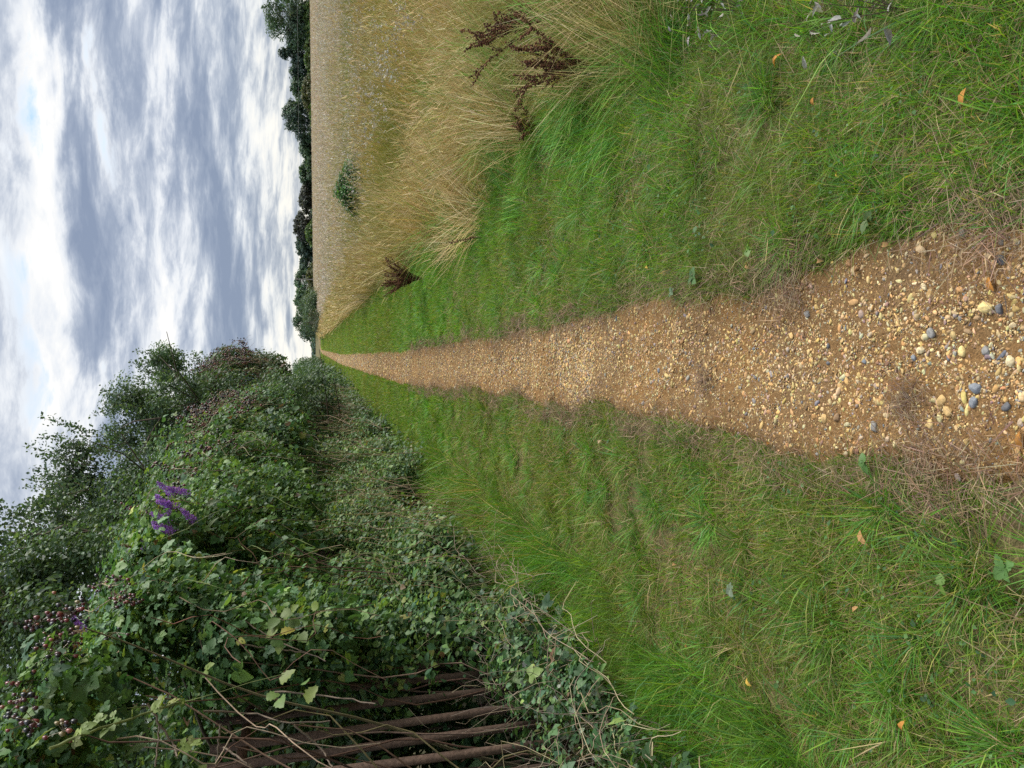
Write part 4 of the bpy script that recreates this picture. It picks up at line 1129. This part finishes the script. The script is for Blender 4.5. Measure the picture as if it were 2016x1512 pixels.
# the hedge beyond, shrub by shrub
HEDG = [(.040, .085, .028, 3), (.055, .11, .034, 3), (.08, .14, .045, 1.5), (.03, .065, .03, 2)]
for x, y, h, w, l, lab, pal in (
    (-2.6, 25, 2.7, 1.3, 6, 'low dark hedge shrub in shade under the leaning bramble clump', HEDG),
    (-2.3, 32, 2.9, 1.7, 9, 'mid green hedge shrub beyond the leaning bramble clump', HEDG),
    (-2.4, 46, 3.0, 1.9, 14, 'far hedge shrub on the left of the narrowing path', HEDG),
    (-2.9, 66, 3.4, 2.0, 20, 'blue green hedge shrub where the path narrows to a point', [(.035, .075, .04, 2), (.05, .10, .05, 2)]),
    (-3.2, 96, 4.2, 2.6, 28, 'farthest hedge shrub at the vanishing end of the path', HEDG),
    (4.6, 112, 3.5, 4.6, 8, 'rounded grey green shrub standing at the bend of the path', [(.06, .105, .05, 2), (.085, .125, .06, 1), (.045, .085, .045, 2)]),
    (2.6, 80, 2.2, 1.5, 4, 'low dark shrub in the straw fringe right of the path end', [(.08, .09, .05, 2), (.05, .085, .035, 2)]),
):
    r = thing('hedge_shrub', lab, 'shrub', (x, y, 0))
    gg, gs = Geo(), Geo()
    ls = max(.07, 1.5 * y / PXM)
    lob = []
    for _ in range(int(22 + l * 3)):
        t = rng.random(); q = U(.3, .55) * w / 1.5
        lob.append((x + U(-.5, .5) * w, y + U(-.5, .5) * l, .25 + (h - q - .2) * t * U(.75, 1.05), q, q * 1.3, q * .9))
    lobes_leaves(gg, lob, min(110, 1.2 / ls ** 2 * .55), ls, L_S, pal, up=.6, clump=.45, seed=int(y))
    for _ in range(16):
        p = np.array([x + U(-.4, .4) * w, y + U(-.4, .4) * l, 0]); gs = Geo(); gs.tube([p, p + np.array([G(.2), G(.3), h * U(.7, 1.0)])], .03, .008, 4, (.10, .08, .06)); gs.build('stem', M_BARK).parent = r
    gg.build('crown', M_LEAF).parent = r; settle(r)

# ------------------------------------------------------------------ trees beyond the field
def far_tree(Y, Xtop, wpx, d, label, pal, shape='round', name='tree', n=2600, Xc=None, trunk=.1):
    top = at(Xtop - 3, Y, d); h = top[2]; w = 1.25 * wpx / FPX * d
    x, y = top[0], d
    r = thing(name, label, 'bush' if name != 'tree' else 'tree', (x, y, 0))
    gl_, gt_ = Geo(), Geo()
    lob = []
    nl = 80
    for _ in range(nl):
        a = U(0, 6.28); t = rng.random()
        if shape == 'cone': pr_ = (1 - t) ** .7 * .5 + .04
        elif shape == 'dome': pr_ = .5 * math.sqrt(max(0, 1 - t ** 2.4))
        else: pr_ = .5 * math.sqrt(max(.02, 1 - (1.9 * t - .85) ** 2 * .9)) if t > .1 else .4
        q = U(.06, .19) * min(w, h) * (1.0 if shape != 'cone' else .75)
        rr = max(0, pr_ * w - q * .6) * math.sqrt(rng.random())
        z = trunk * h + t * (h * (1 - trunk) - q * .8)
        lob.append((x + rr * math.cos(a), y + rr * math.sin(a), z, q, q, q))
    L = np.array(lob); ar = (4 * math.pi * L[:, 3] ** 2).sum()
    ls = .62 * d / 260
    lobes_leaves(gl_, lob, 1.9 * n / ar, ls, L_S, pal, up=.5, inner=.5, clump=.3, seed=int(Y) + 31)
    gt_.tube([[x, y, -.2], [x + G(.2), y, h * .3], [x + G(.3), y, h * .75]], .02 * h + .08, .05, 6, (.08, .065, .05))
    for _ in range(8):
        z = h * U(.15, .6); gt_.tube([[x, y, z], [x + G(.2) * w, y + G(.2) * w, z + h * U(.1, .3)]], .08, .03, 4, (.08, .065, .05))
    gl_.build('crown', M_LEAF).parent = r; gt_.build('trunk', M_BARK).parent = r; settle(r)
DK = [(.045, .080, .064, 3), (.058, .100, .072, 3), (.070, .115, .072, 1)]  # lightened and blued: distance haze put into the tree colour
MD = [(.064, .122, .068, 3), (.088, .15, .075, 2), (.054, .098, .06, 2)]
CP = [(.050, .062, .050, 2), (.062, .074, .054, 2), (.058, .056, .05, 1)]
WL = [(.10, .14, .10, 2), (.07, .11, .08, 2)]
LG = [(.07, .13, .03, 2), (.05, .10, .03, 2), (.10, .14, .04, 1)]
OLV = [(.09, .10, .04, 2), (.06, .085, .03, 2), (.11, .10, .05, 1)]
for a in (
    (18, 517, 120, 262, 'tallest broad tree, at the right hand end of the far tree line', MD, 'round', 'tree', 4200),
    (30, 562, 48, 258, 'pale grey green willow in front of the tallest far tree', WL, 'round', 'tree', 1800),
    (70, 560, 60, 270, 'dark tree filling the notch left of the tallest far tree', DK, 'round', 'tree', 2200),
    (103, 550, 52, 268, 'pointed dark conifer with thin top next to the tallest tree', DK, 'cone', 'tree', 2400),
    (138, 572, 50, 270, 'flat topped dark tree right of the middle conifers', DK, 'round', 'tree', 2200),
    (172, 574, 46, 270, 'dark green tree with level top between two conifers', MD, 'round', 'tree', 2200),
    (205, 571, 26, 266, 'thin spiky conifer beside the broad dense conifer', DK, 'cone', 'tree', 1600),
    (228, 557, 76, 264, 'broad dense blackish conifer in the middle of the tree line', DK, 'dome', 'tree', 4200),
    (290, 592, 46, 266, 'small round tree just left of the broad dense conifer', MD, 'round', 'tree', 2000),
    (338, 591, 50, 266, 'loose round tree between the small one and the coppery one', MD, 'round', 'tree', 2000),
    (393, 589, 52, 268, 'round coppery dark tree standing clear of its neighbours', CP, 'round', 'tree', 2200),
    (447, 579, 52, 266, 'tall dark twin crowned tree, right half, behind the bright bush', CP, 'round', 'tree', 2400),
    (482, 584, 46, 268, 'lower left half of the twin crowned dark tree', DK, 'round', 'tree', 2200),
    (520, 592, 62, 272, 'low dark tree right of the utility pole', DK, 'dome', 'tree', 1800),
    (556, 582, 66, 275, 'tree with ragged top right behind the utility pole', MD, 'round', 'tree', 2200),
    (596, 581, 70, 272, 'blue green tree left of the utility pole', MD, 'dome', 'tree', 2400),
    (632, 579, 66, 250, 'dense dark tree closing the tree line above the path end', MD, 'round', 'tree', 2400),
    (30, 600, 90, 256, 'light green hedge bush at the right end below the willow', LG, 'dome', 'far_bush', 1400),
    (110, 602, 100, 256, 'long light green bush under the pointed conifer', LG, 'dome', 'far_bush', 1400),
    (180, 596, 60, 255, 'yellowish bush between the light green bush and the dense conifer', OLV, 'dome', 'far_bush', 1200),
    (222, 612, 60, 254, 'low bright green bush at the foot of the dense conifer', LG, 'dome', 'far_bush', 900),
    (458, 604, 40, 256, 'bright green rounded bush before the twin crowned tree', LG, 'dome', 'far_bush', 1200),
    (545, 606, 56, 256, 'olive brown bush at the foot of the utility pole', OLV, 'dome', 'far_bush', 1200),
    (600, 604, 56, 250, 'olive bush left of the utility pole', OLV, 'dome', 'far_bush', 1200),
):
    far_tree(*a)
gw = Geo()
X_ = np.linspace(-400, 600, 500)
lob = [(x, 330 + U(-20, 20), U(.2, 1.2), U(3, 7), U(2, 5), U(.8, 1.6)) for x in X_]
lobes_leaves(gw, lob, .8, 1.3, L_S, DK, clump=.3, seed=5)
tag(gw.build('woods', M_LEAF), kind='stuff')

# utility pole with its crossarms, and the wire over the field
pb = at(600, 550, 252); ptop = at(580, 550, 252)
po = thing('utility_pole', 'thin grey utility pole with crossarms standing in front of the far trees', 'pole', (pb[0], 252, 0))
gg = Geo(); gg.tube([[pb[0], 252, 0], [pb[0], 252, ptop[2]]], .15, .11, 8, (.26, .25, .23)); gg.build('post', M_BARK).parent = po
for X, w in ((583, 1.3), (597, 2.6), (602, 2.6)):
    z = at(X, 550, 252)[2]; gg = Geo(); box(gg, (pb[0], 251.85, z), (w, .12, .14), (.24, .23, .21)); gg.build('crossarm', M_BARK).parent = po
z1 = at(597, 550, 252)[2]; z2 = at(602, 550, 252)[2]
for s_ in (-1, 1):
    gg = Geo(); gg.tube([[pb[0] + s_ * 1.15, 251.8, z2], [pb[0] + s_ * 1.15, 251.8, z1 + .5]], .06, .05, 6, (.24, .23, .22)); gg.build('insulator', M_BARK).parent = po
settle(po)
gg = Geo()
a, b = at(586, 40, 240), at(588, 250, 246)
dv = b - a
t = np.linspace(-1.5, 1.5, 30)[:, None]
gg.tube(a + dv * t + np.array([[0, 0, 1]]) * (t - .5) ** 2 * .25, .016, .016, 4, (.35, .36, .36))
tag(gg.build('power_line', M_STONE), 'thin overhead power line strung before the tall far trees', 'power line')
